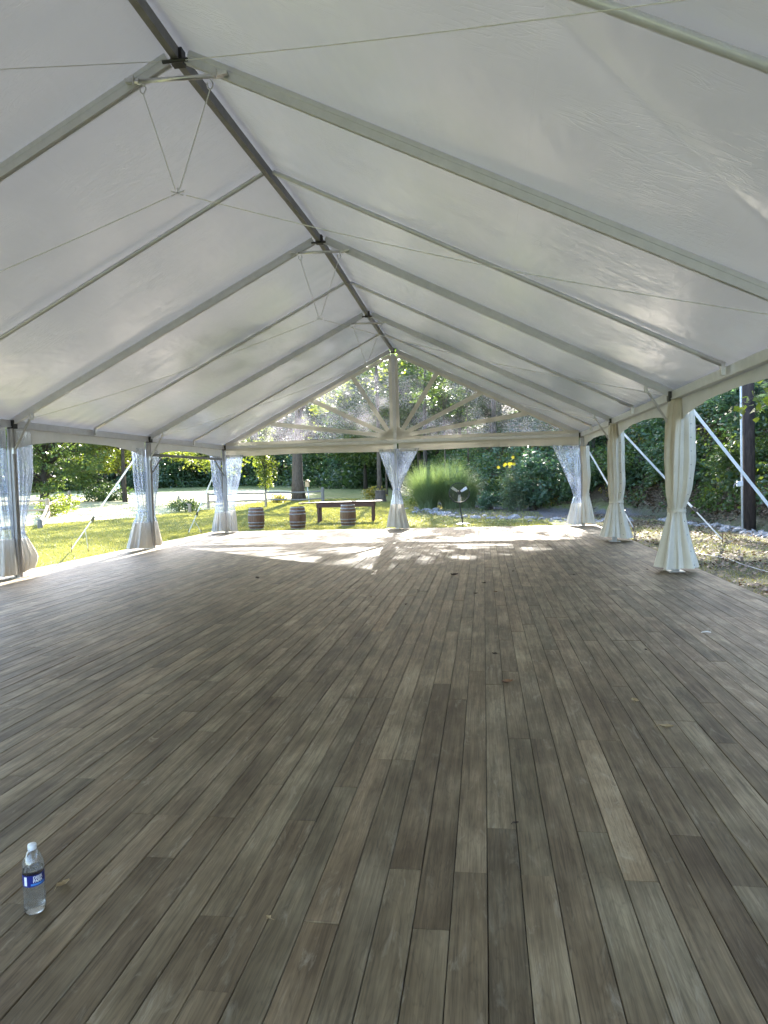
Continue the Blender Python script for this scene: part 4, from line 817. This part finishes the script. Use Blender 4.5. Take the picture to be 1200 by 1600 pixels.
# ------------------------------------------------------------------ named shrubs along the bank
G_SH = 'shrubs at the foot of the bank'
for k, (x, y, rx, h, mt, n, lf, lb) in enumerate([
    (5.6, 36.6, 1.5, 2.9, 'leaf_blue', 2600, 0.20, 'tall bluish shrub behind the fan, right of the ornamental grass'),
    (7.3, 35.2, 1.3, 2.2, 'leaf_dark', 2200, 0.17, 'dark shrub between the yellow flowers and the far right curtain'),
    (9.0, 34.2, 1.2, 2.0, 'leaf_mid', 2000, 0.15, 'green shrub just behind the far right corner curtain'),
    (3.2, 37.4, 0.8, 1.0, 'leaf_blue', 1200, 0.13, 'low grey green shrub behind the fan pole'),
    (10.9, 31.0, 1.3, 1.7, 'leaf_dark', 2200, 0.15, 'dark shrub seen between the far corner and middle right curtains'),
    (11.9, 26.2, 1.2, 1.6, 'leaf_mid', 2200, 0.13, 'bushy weeds just left of the utility pole foot'),
    (12.2, 21.6, 1.0, 1.3, 'leaf_bright', 1800, 0.12, 'light green weeds right of the utility pole foot'),
    (13.0, 29.0, 1.5, 2.6, 'leaf_blue', 2600, 0.18, 'tall bluish shrub between the two nearest cream curtains'),
    (-26.0, 45.0, 1.6, 1.1, 'leaf_bright', 1800, 0.16, 'sunlit low shrub growing through the broken fence'),
    (-23.6, 40.5, 1.0, 0.9, 'leaf_bright', 1200, 0.13, 'small sunlit shrub at the foot of the tall broken fence post'),
    (-16.0, 43.2, 1.2, 0.8, 'leaf_mid', 1300, 0.13, 'low shrub around the short fence remnant'),
    (-33.0, 64.0, 2.6, 1.6, 'leaf_dark', 2200, 0.25, 'dark hosta-like bed under the low branching tree'),
    (-12.6, 52.0, 0.7, 0.6, 'leaf_yellow', 700, 0.13, 'small yellow green shrub left of the big trunk foot'),
    (-4.9, 50.5, 1.0, 0.9, 'leaf_yellow', 1000, 0.15, 'pale dry shrub behind the tree stump'),
    (-0.9, 43.5, 1.1, 1.1, 'leaf_bright', 1400, 0.15, 'light green shrub left of the ornamental grass')]):
    shrub(lb, on(x, y), rx, h, 200 + k, M[mt], n, lf, G_SH)

# pinnate fronds: a curved rib with paired leaflets
def frond(r_, L, lf):
    Vv, Ff = [], []; n = 11; az = r_.uniform(0, 6.28); d = np.array((math.cos(az), math.sin(az), 0)); sd = np.array((-d[1], d[0], 0)); el = r_.uniform(0.1, 0.7); p = np.zeros(3); prev = p
    for i in range(1, n + 1):
        el -= 0.11; st = L / n * (d * math.cos(el) + np.array((0, 0, math.sin(el)))); p = p + st
        for s in (-1, 1):
            out = sd * s * 0.9 + d * 0.35 + np.array((0, 0, -0.25)); out /= np.linalg.norm(out); ln = lf * (0.6 + 0.5 * math.sin(math.pi * i / (n + 1))); wv_ = np.cross(out, (0, 0, 1)); wv_ /= np.linalg.norm(wv_); b = len(Vv)
            Vv += [p, p + out * ln * 0.4 + wv_ * ln * 0.17, p + out * ln, p + out * ln * 0.4 - wv_ * ln * 0.17]; Ff.append((b, b + 1, b + 2, b + 3))
    return np.array(Vv), np.array(Ff)
def sumac(label, loc, h, n, seed, mat, L=0.75, lf=0.2, spread=0.9):
    r_ = np.random.default_rng(seed); root = thing('pinnate_shrub', label, 'shrub', (0, 0, 0), 'pinnate leaved shrubs on the bank'); mb = MB(); Vs, Fs, b = [], [], 0
    for k in range(6):
        a = r_.uniform(0, 6.28); tip = np.array((spread * math.cos(a), spread * math.sin(a), h * r_.uniform(0.75, 1.0))); mb.tube([(0, 0, -0.1), tip * np.array((0.3, 0.3, 0.55)), tip], [0.035, 0.025, 0.012], 6)
        for q in range(n // 6):
            f = r_.uniform(0.4, 1.0); o = np.array((0, 0, -0.1)) * (1 - f) + tip * f; v, fq = frond(r_, L * r_.uniform(0.6, 1.2), lf); Vs.append(v + o); Fs.append(fq + b); b += len(v)
    mb.build('stem', M['bark_dark'], root); link('frond_foliage', np_mesh('frond_foliage', np.concatenate(Vs), np.concatenate(Fs)), mat, root); root.location = loc
sumac('pinnate leaved shrub overhanging the utility pole on its right', on(13.0, 21.0), 4.4, 90, 301, M['leaf_blue'], 1.0, 0.24, 1.3)
sumac('pinnate leaved shrub behind the utility pole, left of its conduit', on(12.9, 25.0), 3.6, 72, 302, M['leaf_blue'], 0.9, 0.22, 1.2)
sumac('pinnate leaved shrub high on the bank between two cream curtains', on(14.6, 31.0), 3.4, 66, 303, M['leaf_dark'], 0.9, 0.22, 1.2)
sumac('pinnate leaved shrub left of the far right clear curtain', on(8.4, 37.5), 3.4, 66, 304, M['leaf_blue'], 0.9, 0.22, 1.2)
sumac('pinnate leaved shrub at the right photo edge, low on the bank', on(12.6, 18.2), 2.2, 54, 305, M['leaf_dark'], 0.8, 0.2, 1.0)
# vine with large bright leaves hanging across the pole
vn = thing('vine', 'vine with large bright green leaves hanging across the utility pole', 'vine', on(12.6, 20.5)); vp = [Vector((13.2, 20.0, 5.0)), Vector((12.2, 20.3, 4.7)), Vector((11.3, 20.7, 4.2)), Vector((10.5, 21.0, 3.75)), Vector((9.9, 21.2, 3.45))]
MB().tube([on(13.3, 20.0, 0), (13.4, 20.0, 3.0)] + vp, [0.03, 0.025, 0.02, 0.016, 0.012, 0.008, 0.005], 6).build('stem', M['bark'], vn)
vr = np.random.default_rng(8); pc = []
for k in range(95):
    f = vr.random() * 3.999; q = vp[int(f)].lerp(vp[int(f) + 1], f % 1); pc.append(np.array(q) + vr.normal(size=3) * np.array((0.16, 0.25, 0.2)) - np.array((0, 0, 0.1)))
pc = np.array(pc); V, Fq = leaf_quads(pc, 0.21 * (0.7 + 0.6 * vr.random(len(pc))), vr, 0.5, 0.95, 0.6); link('foliage', np_mesh('foliage', V, Fq), M['leaf_bright'], vn)

# ------------------------------------------------------------------ ornamental grass
def blade_tuft(n, h0, h1, spread, r_, seg=5, wd=0.010, rad=0.35, fl=1.0):
    a = r_.uniform(0, 2 * math.pi, n); rr = rad * np.sqrt(r_.random(n)); L = r_.uniform(h0, h1, n); lean = (0.15 + 0.85 * r_.random(n) ** 0.8) * spread
    B = np.stack([rr * np.cos(a), rr * np.sin(a), np.zeros(n)], 1); a2 = a + r_.normal(size=n) * 0.45; D = np.stack([np.cos(a2), np.sin(a2)], 1); S_ = np.stack([-D[:, 1], D[:, 0], np.zeros(n)], 1); Vs = []
    for i in range(seg + 1):
        f = i / seg; out = lean * f ** 1.7; zz = L * (f - 0.33 * fl * lean / max(spread, 1e-6) * f ** 2.4); C = B + np.concatenate([D * out[:, None], zz[:, None]], 1); ww = wd * (1 - 0.9 * f)
        Vs += [C - S_ * ww, C + S_ * ww]
    V = np.stack(Vs, 1).reshape(-1, 3); b = np.arange(n)[:, None] * (2 * seg + 2); Fs = [np.concatenate([b + 2 * i, b + 2 * i + 1, b + 2 * i + 3, b + 2 * i + 2], 1) for i in range(seg)]
    return V, np.concatenate(Fs)
M['miscanthus'] = leaf_mat('ornamental_grass_blades', LG((0.11, 0.155, 0.070), (0.17, 0.22, 0.11), (0.25, 0.30, 0.17)), 0.4, (1.4, 1.5, 0.8))
r_ = np.random.default_rng(44)
og = thing('ornamental_grass', 'big fountain shaped clump of ornamental grass behind the fan', 'grass clump', on(0.55, 39.2))
ox, oy, oz = on(0.55, 39.2); Vs, Fs, b = [], [], 0
for (dx, dy, n, sc) in ((-0.75, 0, 3000, 1.0), (0.55, 0.15, 3000, 1.05), (1.35, 0.3, 1200, 0.8)):
    v, fq = blade_tuft(n, 1.2 * sc, 3.05 * sc, 1.7 * sc, r_, 6, 0.011, 0.5); Vs.append(v + np.array((ox + dx, oy + dy, gzf(ox + dx, oy + dy)))); Fs.append(fq + b); b += len(v)
gm = link('blades', np_mesh('blades', np.concatenate(Vs), np.concatenate(Fs)), M['miscanthus'], og); gm['kind'] = 'stuff'
# flowering plant
M['petal'] = leaf_mat('yellow_petals', LG((0.62, 0.50, 0.03), (0.72, 0.60, 0.05)), 0.3, (1.1, 1.0, 0.4))
M['flower_leaf'] = leaf_mat('grey_green_leaves', LG((0.055, 0.085, 0.045), (0.085, 0.12, 0.065), (0.13, 0.165, 0.095)), 0.3)
fp = thing('flowering_plant', 'tall upright plant with small yellow flowers at its tips', 'plant', on(4.35, 36.2)); pxx, pyy, pzz = on(4.35, 36.2); st = MB(); Cl = []
for k in range(46):
    a = r_.uniform(0, 6.28); rr = 0.75 * math.sqrt(r_.random()); hh = r_.uniform(1.7, 2.9) * (1 - 0.25 * rr); bx_ = np.array((pxx + rr * math.cos(a) * 0.6, pyy + rr * math.sin(a) * 0.6, pzz)); tp = bx_ + np.array((rr * math.cos(a) * 0.5, rr * math.sin(a) * 0.4, hh)); st.tube([bx_, (bx_ + tp) / 2, tp], [0.012, 0.009, 0.004], 4)
    for q in range(34): Cl.append(bx_ + (tp - bx_) * r_.uniform(0.12, 0.98) + r_.normal(size=3) * 0.03)
    if hh > 2.1 and k % 2 == 0:
        fl_ = MB(); c_ = Vector(tp)
        for j in range(8):
            aa = j * math.pi / 4; e_ = Vector((math.cos(aa), -0.3, math.sin(aa))); s_ = Vector((-math.sin(aa), 0, math.cos(aa))); fl_.add([c_, c_ + e_ * 0.05 + s_ * 0.02, c_ + e_ * 0.10, c_ + e_ * 0.05 - s_ * 0.02], [(0, 1, 2, 3)])
        fl_.build('flower', M['petal'], fp)
st.build('stems', M['flower_leaf'], fp); Cl = np.array(Cl); V, Fq = leaf_quads(Cl, 0.2 * (0.6 + 0.7 * r_.random(len(Cl))), r_, 0.4, 0.22, 0.5); link('foliage', np_mesh('foliage', V, Fq), M['flower_leaf'], fp)

# ------------------------------------------------------------------ stone edging
M['stone'] = simple('field_stone', (0.16, 0.155, 0.16), (0.36, 0.35, 0.35), 0.85, 3, 0, 0.4)
def stone_mesh(seed):
    q = np.random.default_rng(seed); mb = MB(); n = 9; prof = []
    for i, f in enumerate((0.0, 0.25, 0.65, 0.9, 1.0)):
        rr = (0.75, 1.0, 0.92, 0.6, 0.05)[i]
        prof.append([(rr * (1 + 0.28 * q.normal()) * math.cos(2 * math.pi * k / n), rr * (1 + 0.22 * q.normal()) * math.sin(2 * math.pi * k / n), f + 0.12 * q.normal()) for k in range(n)])
    vs_ = [p for ring in prof for p in ring]; fs = [(i * n + k, i * n + (k + 1) % n, (i + 1) * n + (k + 1) % n, (i + 1) * n + k) for i in range(4) for k in range(n)] + [tuple(range(n))[::-1], tuple(range(4 * n, 5 * n))]
    me = bpy.data.meshes.new('stone'); me.from_pydata(vs_, [], fs); me.update(); me.materials.append(M['stone']); return me
SM = [stone_mesh(500 + k) for k in range(7)]
def edging(label, line, n, s0, s1, seed, jit=0.35):
    q = random.Random(seed); root = thing('stone_edging', label, 'stone edging', on(*line[len(line) // 2])); seg = [Vector(p) for p in line]; Ls = [(b - a).length for a, b in zip(seg[:-1], seg[1:])]; tot = sum(Ls)
    for k in range(n):
        d = tot * (k + q.uniform(-0.4, 0.4)) / n; d = min(max(d, 0), tot - 1e-3); i = 0
        while d > Ls[i]: d -= Ls[i]; i += 1
        p = seg[i].lerp(seg[i + 1], d / Ls[i]); x, y = p.x + q.gauss(0, jit), p.y + q.gauss(0, jit); s_ = q.uniform(s0, s1) * (1.5 if q.random() < 0.12 else 1)
        o = bpy.data.objects.new('stone', SM[k % 7]); COL.objects.link(o); o.parent = root; o.location = Vector((x, y, gzf(x, y) - 0.03)) - wloc(root); o.scale = (s_, s_ * q.uniform(0.6, 0.9), s_ * q.uniform(0.45, 0.8)); o.rotation_euler = (q.uniform(-.15, .15), q.uniform(-.15, .15), q.uniform(0, 6.28))
edging('row of grey stones edging the gravel bed behind the far deck end', [(-1.2, 40.5), (0.4, 36.2), (1.8, 33.4), (4.0, 31.6), (6.4, 29.9), (8.6, 28.6)], 115, 0.09, 0.20, 1)
edging('row of flat grey stones along the bank by the utility pole', [(9.6, 29.0), (10.5, 26.0), (10.75, 23.5), (10.75, 20.5), (10.8, 17.0)], 80, 0.09, 0.19, 2, 0.2)

# ------------------------------------------------------------------ litter, lawn
def flat_leaves(P, size, r_, lift=0.012):
    n = len(P); a = r_.uniform(0, 6.28, n); tl = r_.normal(size=(n, 2)) * 0.28; d = np.stack([np.cos(a), np.sin(a), tl[:, 0]], 1); s_ = np.stack([-np.sin(a), np.cos(a), tl[:, 1]], 1); L = (size * (0.5 + r_.random(n)))[:, None]; W = L * 0.33; C = P + np.array((0, 0, lift)) + np.abs(tl[:, :1]) * L * np.array((0, 0, 0.6))
    V = np.stack([C - d * L * .5, C + s_ * W + np.array((0, 0, .008)), C + d * L * .5, C - s_ * W + np.array((0, 0, .006))], 1).reshape(-1, 3); k = np.arange(n)[:, None] * 4; return V, np.concatenate([k, k + 1, k + 2, k + 3], 1)
r_ = np.random.default_rng(71)
x = r_.uniform(6.5, 12.5, 26000); y = r_.uniform(7.5, 33, 26000); P = np.stack([x, y, gz(x, y)], 1); dn = 0.25 + 0.75 * (np.sin(x * 2.1 + y * 1.3) * np.sin(y * 0.9 - x) > -0.1); P = P[in_view(P) & (r_.random(len(P)) < dn * 0.75)]
V, Fq = flat_leaves(P, 0.075, r_); tag(link('leaf_litter', np_mesh('leaf_litter', V, Fq), M['dead_leaf']), 'dead brown leaves strewn over the bare ground right of the deck', 'leaf litter', kind='stuff')
P = scatter_hill(16000, 0.0, 10, -4, 22, 8, 60); P = np.concatenate([P, scatter_hill(7000, 0.0, 3, 9, 16, 8, 34)]); V, Fq = flat_leaves(P, 0.14, r_, 0.06); tag(link('bank_litter', np_mesh('bank_litter', V, Fq), M['dead_leaf']), 'dead leaves lying on the slope of the wooded bank', 'leaf litter', kind='stuff')
x = r_.uniform(-8, 9, 5000); y = r_.uniform(24.4, 40, 5000); P = np.stack([x, y, gz(x, y)], 1); P = P[in_view(P) & (r_.random(5000) < 0.25 + 0.4 * (x > 0))]
V, Fq = flat_leaves(P, 0.06, r_, 0.04); tag(link('lawn_litter', np_mesh('lawn_litter', V, Fq), M['dead_leaf']), 'dead leaves scattered on the lawn behind the far deck end', 'leaf litter', kind='stuff')
M['grass'] = leaf_mat('lawn_grass', LG((0.10, 0.120, 0.038), (0.17, 0.185, 0.062), (0.27, 0.25, 0.115)), 0.35, (1.7, 1.6, 0.8))
def lawn(n, x0, x1, y0, y1, h, wd, dens=None):
    x = r_.uniform(x0, x1, n); y = y0 + (y1 - y0) * r_.random(n) ** 1.3; P = np.stack([x, y, gz(x, y)], 1); k = in_view(P, 30, 30) & ~((np.abs(x + 0.145) < 6.65) & (y < 24.25)) & (hill_d(x, y) < -1.0) & (r_.random(n) > 0.93 * glare_lawn_m(x, y))
    if dens is not None: k &= r_.random(n) < dens(x, y)
    P = P[k]; m = len(P); a = r_.uniform(0, 6.28, m); H = h * (0.5 + r_.random(m)); d = np.stack([np.cos(a), np.sin(a), np.zeros(m)], 1) * (wd * (1 + P[:, 1:2] / 40)); tip = P + np.stack([r_.normal(size=m) * 0.02, r_.normal(size=m) * 0.02, H], 1)
    return np.stack([P - d, P + d, tip], 1).reshape(-1, 3), np.arange(m * 3).reshape(-1, 3)
V1, F1 = lawn(420000, -30, -6.7, 10, 55, 0.055, 0.007); V2, F2 = lawn(150000, -10, 5.5, 24.2, 48, 0.055, 0.008, lambda x, y: np.where(x > -1, 0.4, 1.0)); V3, F3 = lawn(60000, 6.5, 11.5, 8, 32, 0.035, 0.006, lambda x, y: 0.25 + 0.3 * (np.sin(x * 1.7) * np.sin(y * 1.1) > 0))
tag(link('lawn_grass', np_mesh('lawn_grass', np.concatenate([V1, V2, V3]), np.concatenate([F1, F2 + len(V1), F3 + len(V1) + len(V2)])), M['grass']), 'short lawn grass around the tent', 'grass', kind='stuff')

# ------------------------------------------------------------------ things lying on the deck
DL = NT('fallen_leaf_brown'); nzz = DL.noise(DL.coord('Object'), 30, 4, 0.6); DL.base(DL.ramp(nzz, [(0.3, (0.12, 0.055, 0.025)), (0.7, (0.24, 0.12, 0.05))])); DL.set(Roughness=0.7)
DT = NT('fallen_leaf_tan'); nzz = DT.noise(DT.coord('Object'), 30, 4, 0.6); DT.base(DT.ramp(nzz, [(0.3, (0.30, 0.21, 0.10)), (0.7, (0.42, 0.31, 0.16))])); DT.set(Roughness=0.7)
DK = NT('fallen_leaf_dark'); nzz = DK.noise(DK.coord('Object'), 30, 4, 0.6); DK.base(DK.ramp(nzz, [(0.3, (0.025, 0.016, 0.011)), (0.7, (0.06, 0.035, 0.022))])); DK.set(Roughness=0.7)
def fallen(label, x, y, L, mat, seed, az=0.0, group='fallen leaves on the deck'):
    q = random.Random(seed); mb = MB(); n = 7; vs_ = []
    for i in range(n + 1):
        f = i / n; wd = L * 0.36 * math.sin(math.pi * (0.06 + 0.9 * f)) * q.uniform(0.75, 1.2); curl = 0.16 * L * (2 * f - 1) ** 2; vs_ += [((f - 0.5) * L, -wd, curl + 0.35 * wd + 0.004), ((f - 0.5) * L, 0, curl + 0.003), ((f - 0.5) * L, wd * q.uniform(0.7, 1.1), curl + 0.45 * wd + 0.004)]
    mb.add(vs_, [(i * 3 + j, i * 3 + 3 + j, i * 3 + 4 + j, i * 3 + 1 + j) for i in range(n) for j in range(2)]); mb.tube([(L * 0.5, 0, 0.16 * L + .003), (L * 0.75, 0.01, 0.10 * L)], 0.0012, 4)
    o = mb.build('fallen_leaf', mat); o.location = (x, y, 0.001); o.rotation_euler = (0, 0, az); tag(o, label, 'leaf', group); return o
lv = [('reddish brown dry leaf on the deck, largest of the nearer leaves', 3.06, 5.85, 0.10, DL.m), ('curled tan leaf on the right part of the deck, farther of the close pair', 3.98, 5.40, 0.085, DT.m), ('curled golden brown leaf on the deck, nearer of the close pair at right', 4.07, 4.85, 0.095, DT.m), ('folded tan leaf just right of the water bottle', 1.07, 2.74, 0.062, DT.m), ('tiny yellow leaf scrap on the front boards, right of the bottle', 2.03, 2.60, 0.03, DT.m), ('small dark leaf at the edge of the sunlit patch, below the fan', 2.36, 12.32, 0.16, DK.m), ('dark leaf lying left of the sunlit patch', -1.14, 12.13, 0.14, DK.m), ('small dark leaf on the deck in front of the reddish leaf', 3.02, 3.45, 0.03, DK.m)]
for k, (lb, x, y, L, mt) in enumerate(lv): fallen(lb, x, y, L, mt, k, 1.3 * k + 0.4)
q = random.Random(12)
for k in range(16):
    x, y = q.uniform(1.2, 5.8), q.uniform(6.5, 16)
    fallen('small dark dry leaf among those scattered on the far right deck', x, y, q.uniform(0.04, 0.07), (DK.m, DL.m, DK.m)[k % 3], 40 + k, q.uniform(0, 6), 'tiny dark leaves scattered on the deck')
M['paper'] = simple('white_scrap', (0.62, 0.60, 0.55), (0.75, 0.73, 0.68), 0.7, 20)
sc = MB(); sc.add([(-0.055, -0.01, 0.003), (0, -0.018, 0.012), (0.05, -0.005, 0.004), (0.055, 0.02, 0.006), (0.01, 0.006, 0.02), (-0.04, 0.016, 0.008)], [(0, 1, 4, 5), (1, 2, 3, 4)]); o = sc.build('paper_scrap', M['paper']); o.location = (5.18, 7.76, 0.001); tag(o, 'white curled scrap on the far right deck boards', 'scrap')

# ------------------------------------------------------------------ water bottle
BL = (1.06, 2.565, 0.0); bt = thing('water_bottle', 'clear plastic water bottle with blue label standing on the deck', 'bottle', BL)
def glassy(name, ior, tint, rough):
    t = NT(name); fr = t.node('ShaderNodeLayerWeight'); fr.inputs[0].default_value = 0.35; tp = t.node('ShaderNodeBsdfTransparent'); tp.inputs[0].default_value = (*tint, 1); gl = t.node('ShaderNodeBsdfGlossy'); gl.inputs['Roughness'].default_value = rough
    nb = t.bump(t.noise(t.coord('Object'), 60, 3, 0.5), 0.3, 0.003, to=1); t.l(nb, gl.inputs['Normal']); df = t.node('ShaderNodeBsdfTranslucent'); df.inputs[0].default_value = (0.75, 0.78, 0.8, 1); m0 = t.node('ShaderNodeMixShader'); m0.inputs[0].default_value = 0.16; t.l(tp.outputs[0], m0.inputs[1]); t.l(df.outputs[0], m0.inputs[2])
    mx = t.node('ShaderNodeMixShader'); t.l(t.math('ADD', t.math('MULTIPLY', fr.outputs['Facing'], 0.55), 0.06), mx.inputs[0]); t.l(m0.outputs[0], mx.inputs[1]); t.l(gl.outputs[0], mx.inputs[2]); t.l(mx.outputs[0], t.out.inputs[0]); return t.m
M['pet'] = glassy('clear_pet', 1.4, (0.95, 0.96, 0.97), 0.06)
wt = NT('water'); wt.set(Roughness=0.0, IOR=1.33); wt.p.inputs['Transmission Weight'].default_value = 1.0; nzz = wt.noise(wt.coord('Object'), 4, 2, 0.5); wt.base(wt.ramp(nzz, [(0.3, (0.95, 0.97, 0.98)), (0.7, (0.98, 0.99, 0.99))])); M['water'] = wt.m
M['label_blue'] = simple('label_blue', (0.008, 0.014, 0.16), (0.012, 0.02, 0.20), 0.35, 20); M['label_light'] = simple('label_light_blue', (0.06, 0.22, 0.60), (0.08, 0.27, 0.66), 0.35, 20); M['label_white'] = simple('label_white', (0.78, 0.79, 0.80), (0.84, 0.85, 0.86), 0.4, 20); M['cap'] = simple('cap_white', (0.74, 0.76, 0.78), (0.80, 0.82, 0.84), 0.45, 20)
prof = [(0.026, 0.004), (0.036, 0.0), (0.0405, 0.010), (0.041, 0.030), (0.0385, 0.040), (0.041, 0.050), (0.041, 0.078), (0.0392, 0.088), (0.041, 0.098), (0.0412, 0.112), (0.0398, 0.118), (0.0398, 0.166), (0.0412, 0.172), (0.0412, 0.195), (0.037, 0.214), (0.028, 0.234), (0.019, 0.250), (0.0145, 0.256), (0.0145, 0.262)]
BLV = Vector(BL)
MB().lathe(prof, 36, BLV, False).build('body', M['pet'], bt, True)
MB().lathe([(r_ - 0.0016, z + 0.002) for r_, z in prof[:13]] + [(0.0390, 0.178)], 36, BLV).build('water', M['water'], bt, True)
MB().lathe([(0.0162, 0.256), (0.0168, 0.257), (0.0168, 0.274), (0.0155, 0.277), (0.0, 0.277)], 28, BLV, False).build('cap', M['cap'], bt, True)
LR = 0.0408
lab = MB().lathe([(LR, 0.119), (LR, 0.165)], 48, BLV, False).build('label', M['label_blue'], bt, True); lab['label'] = 'dark blue wrap label with white lettering'
ANG = math.atan2(CAM.y - BL[1], CAM.x - BL[0])          # side of the bottle turned to the viewer
def wrap(name, pts_faces, mat, r_):
    vs_, fs = pts_faces; out = [BLV + Vector((r_ * math.cos(ANG + v[0] / r_), r_ * math.sin(ANG + v[0] / r_), v[1])) for v in vs_]; MB().add(out, fs).build(name, mat, lab)
def rect(x0, x1, z0, z1, n=8): 
    vs_ = []; 
    for i in range(n + 1): x = x0 + (x1 - x0) * i / n; vs_ += [(x, z0), (x, z1)]
    return vs_, [(2 * i, 2 * i + 2, 2 * i + 3, 2 * i + 1) for i in range(n)]
wrap('nutrition_panel', rect(-0.040, -0.027, 0.124, 0.160), M['label_white'], LR + 0.0004)
wrap('light_band', rect(-0.012, 0.046, 0.1235, 0.1315), M['label_light'], LR + 0.0004)
def text_mesh(s, size, x, z):
    cu = bpy.data.curves.new('txt', 'FONT'); cu.body = s; cu.size = size; cu.resolution_u = 3; cu.offset = size * 0.03; cu.align_x = 'CENTER'; ob = bpy.data.objects.new('txt', cu); COL.objects.link(ob); dg = bpy.context.evaluated_depsgraph_get(); me = bpy.data.meshes.new_from_object(ob.evaluated_get(dg)); vs_ = [(v.co.x * 0.95 + x, v.co.y + z) for v in me.vertices]; fs = [tuple(p.vertices) for p in me.polygons]; bpy.data.objects.remove(ob); bpy.data.curves.remove(cu); bpy.data.meshes.remove(me); return vs_, fs
wrap('lettering', text_mesh('DEER', 0.0165, 0.016, 0.1490), M['label_white'], LR + 0.0006); wrap('lettering', text_mesh('PARK', 0.0165, 0.016, 0.1355), M['label_white'], LR + 0.0006)
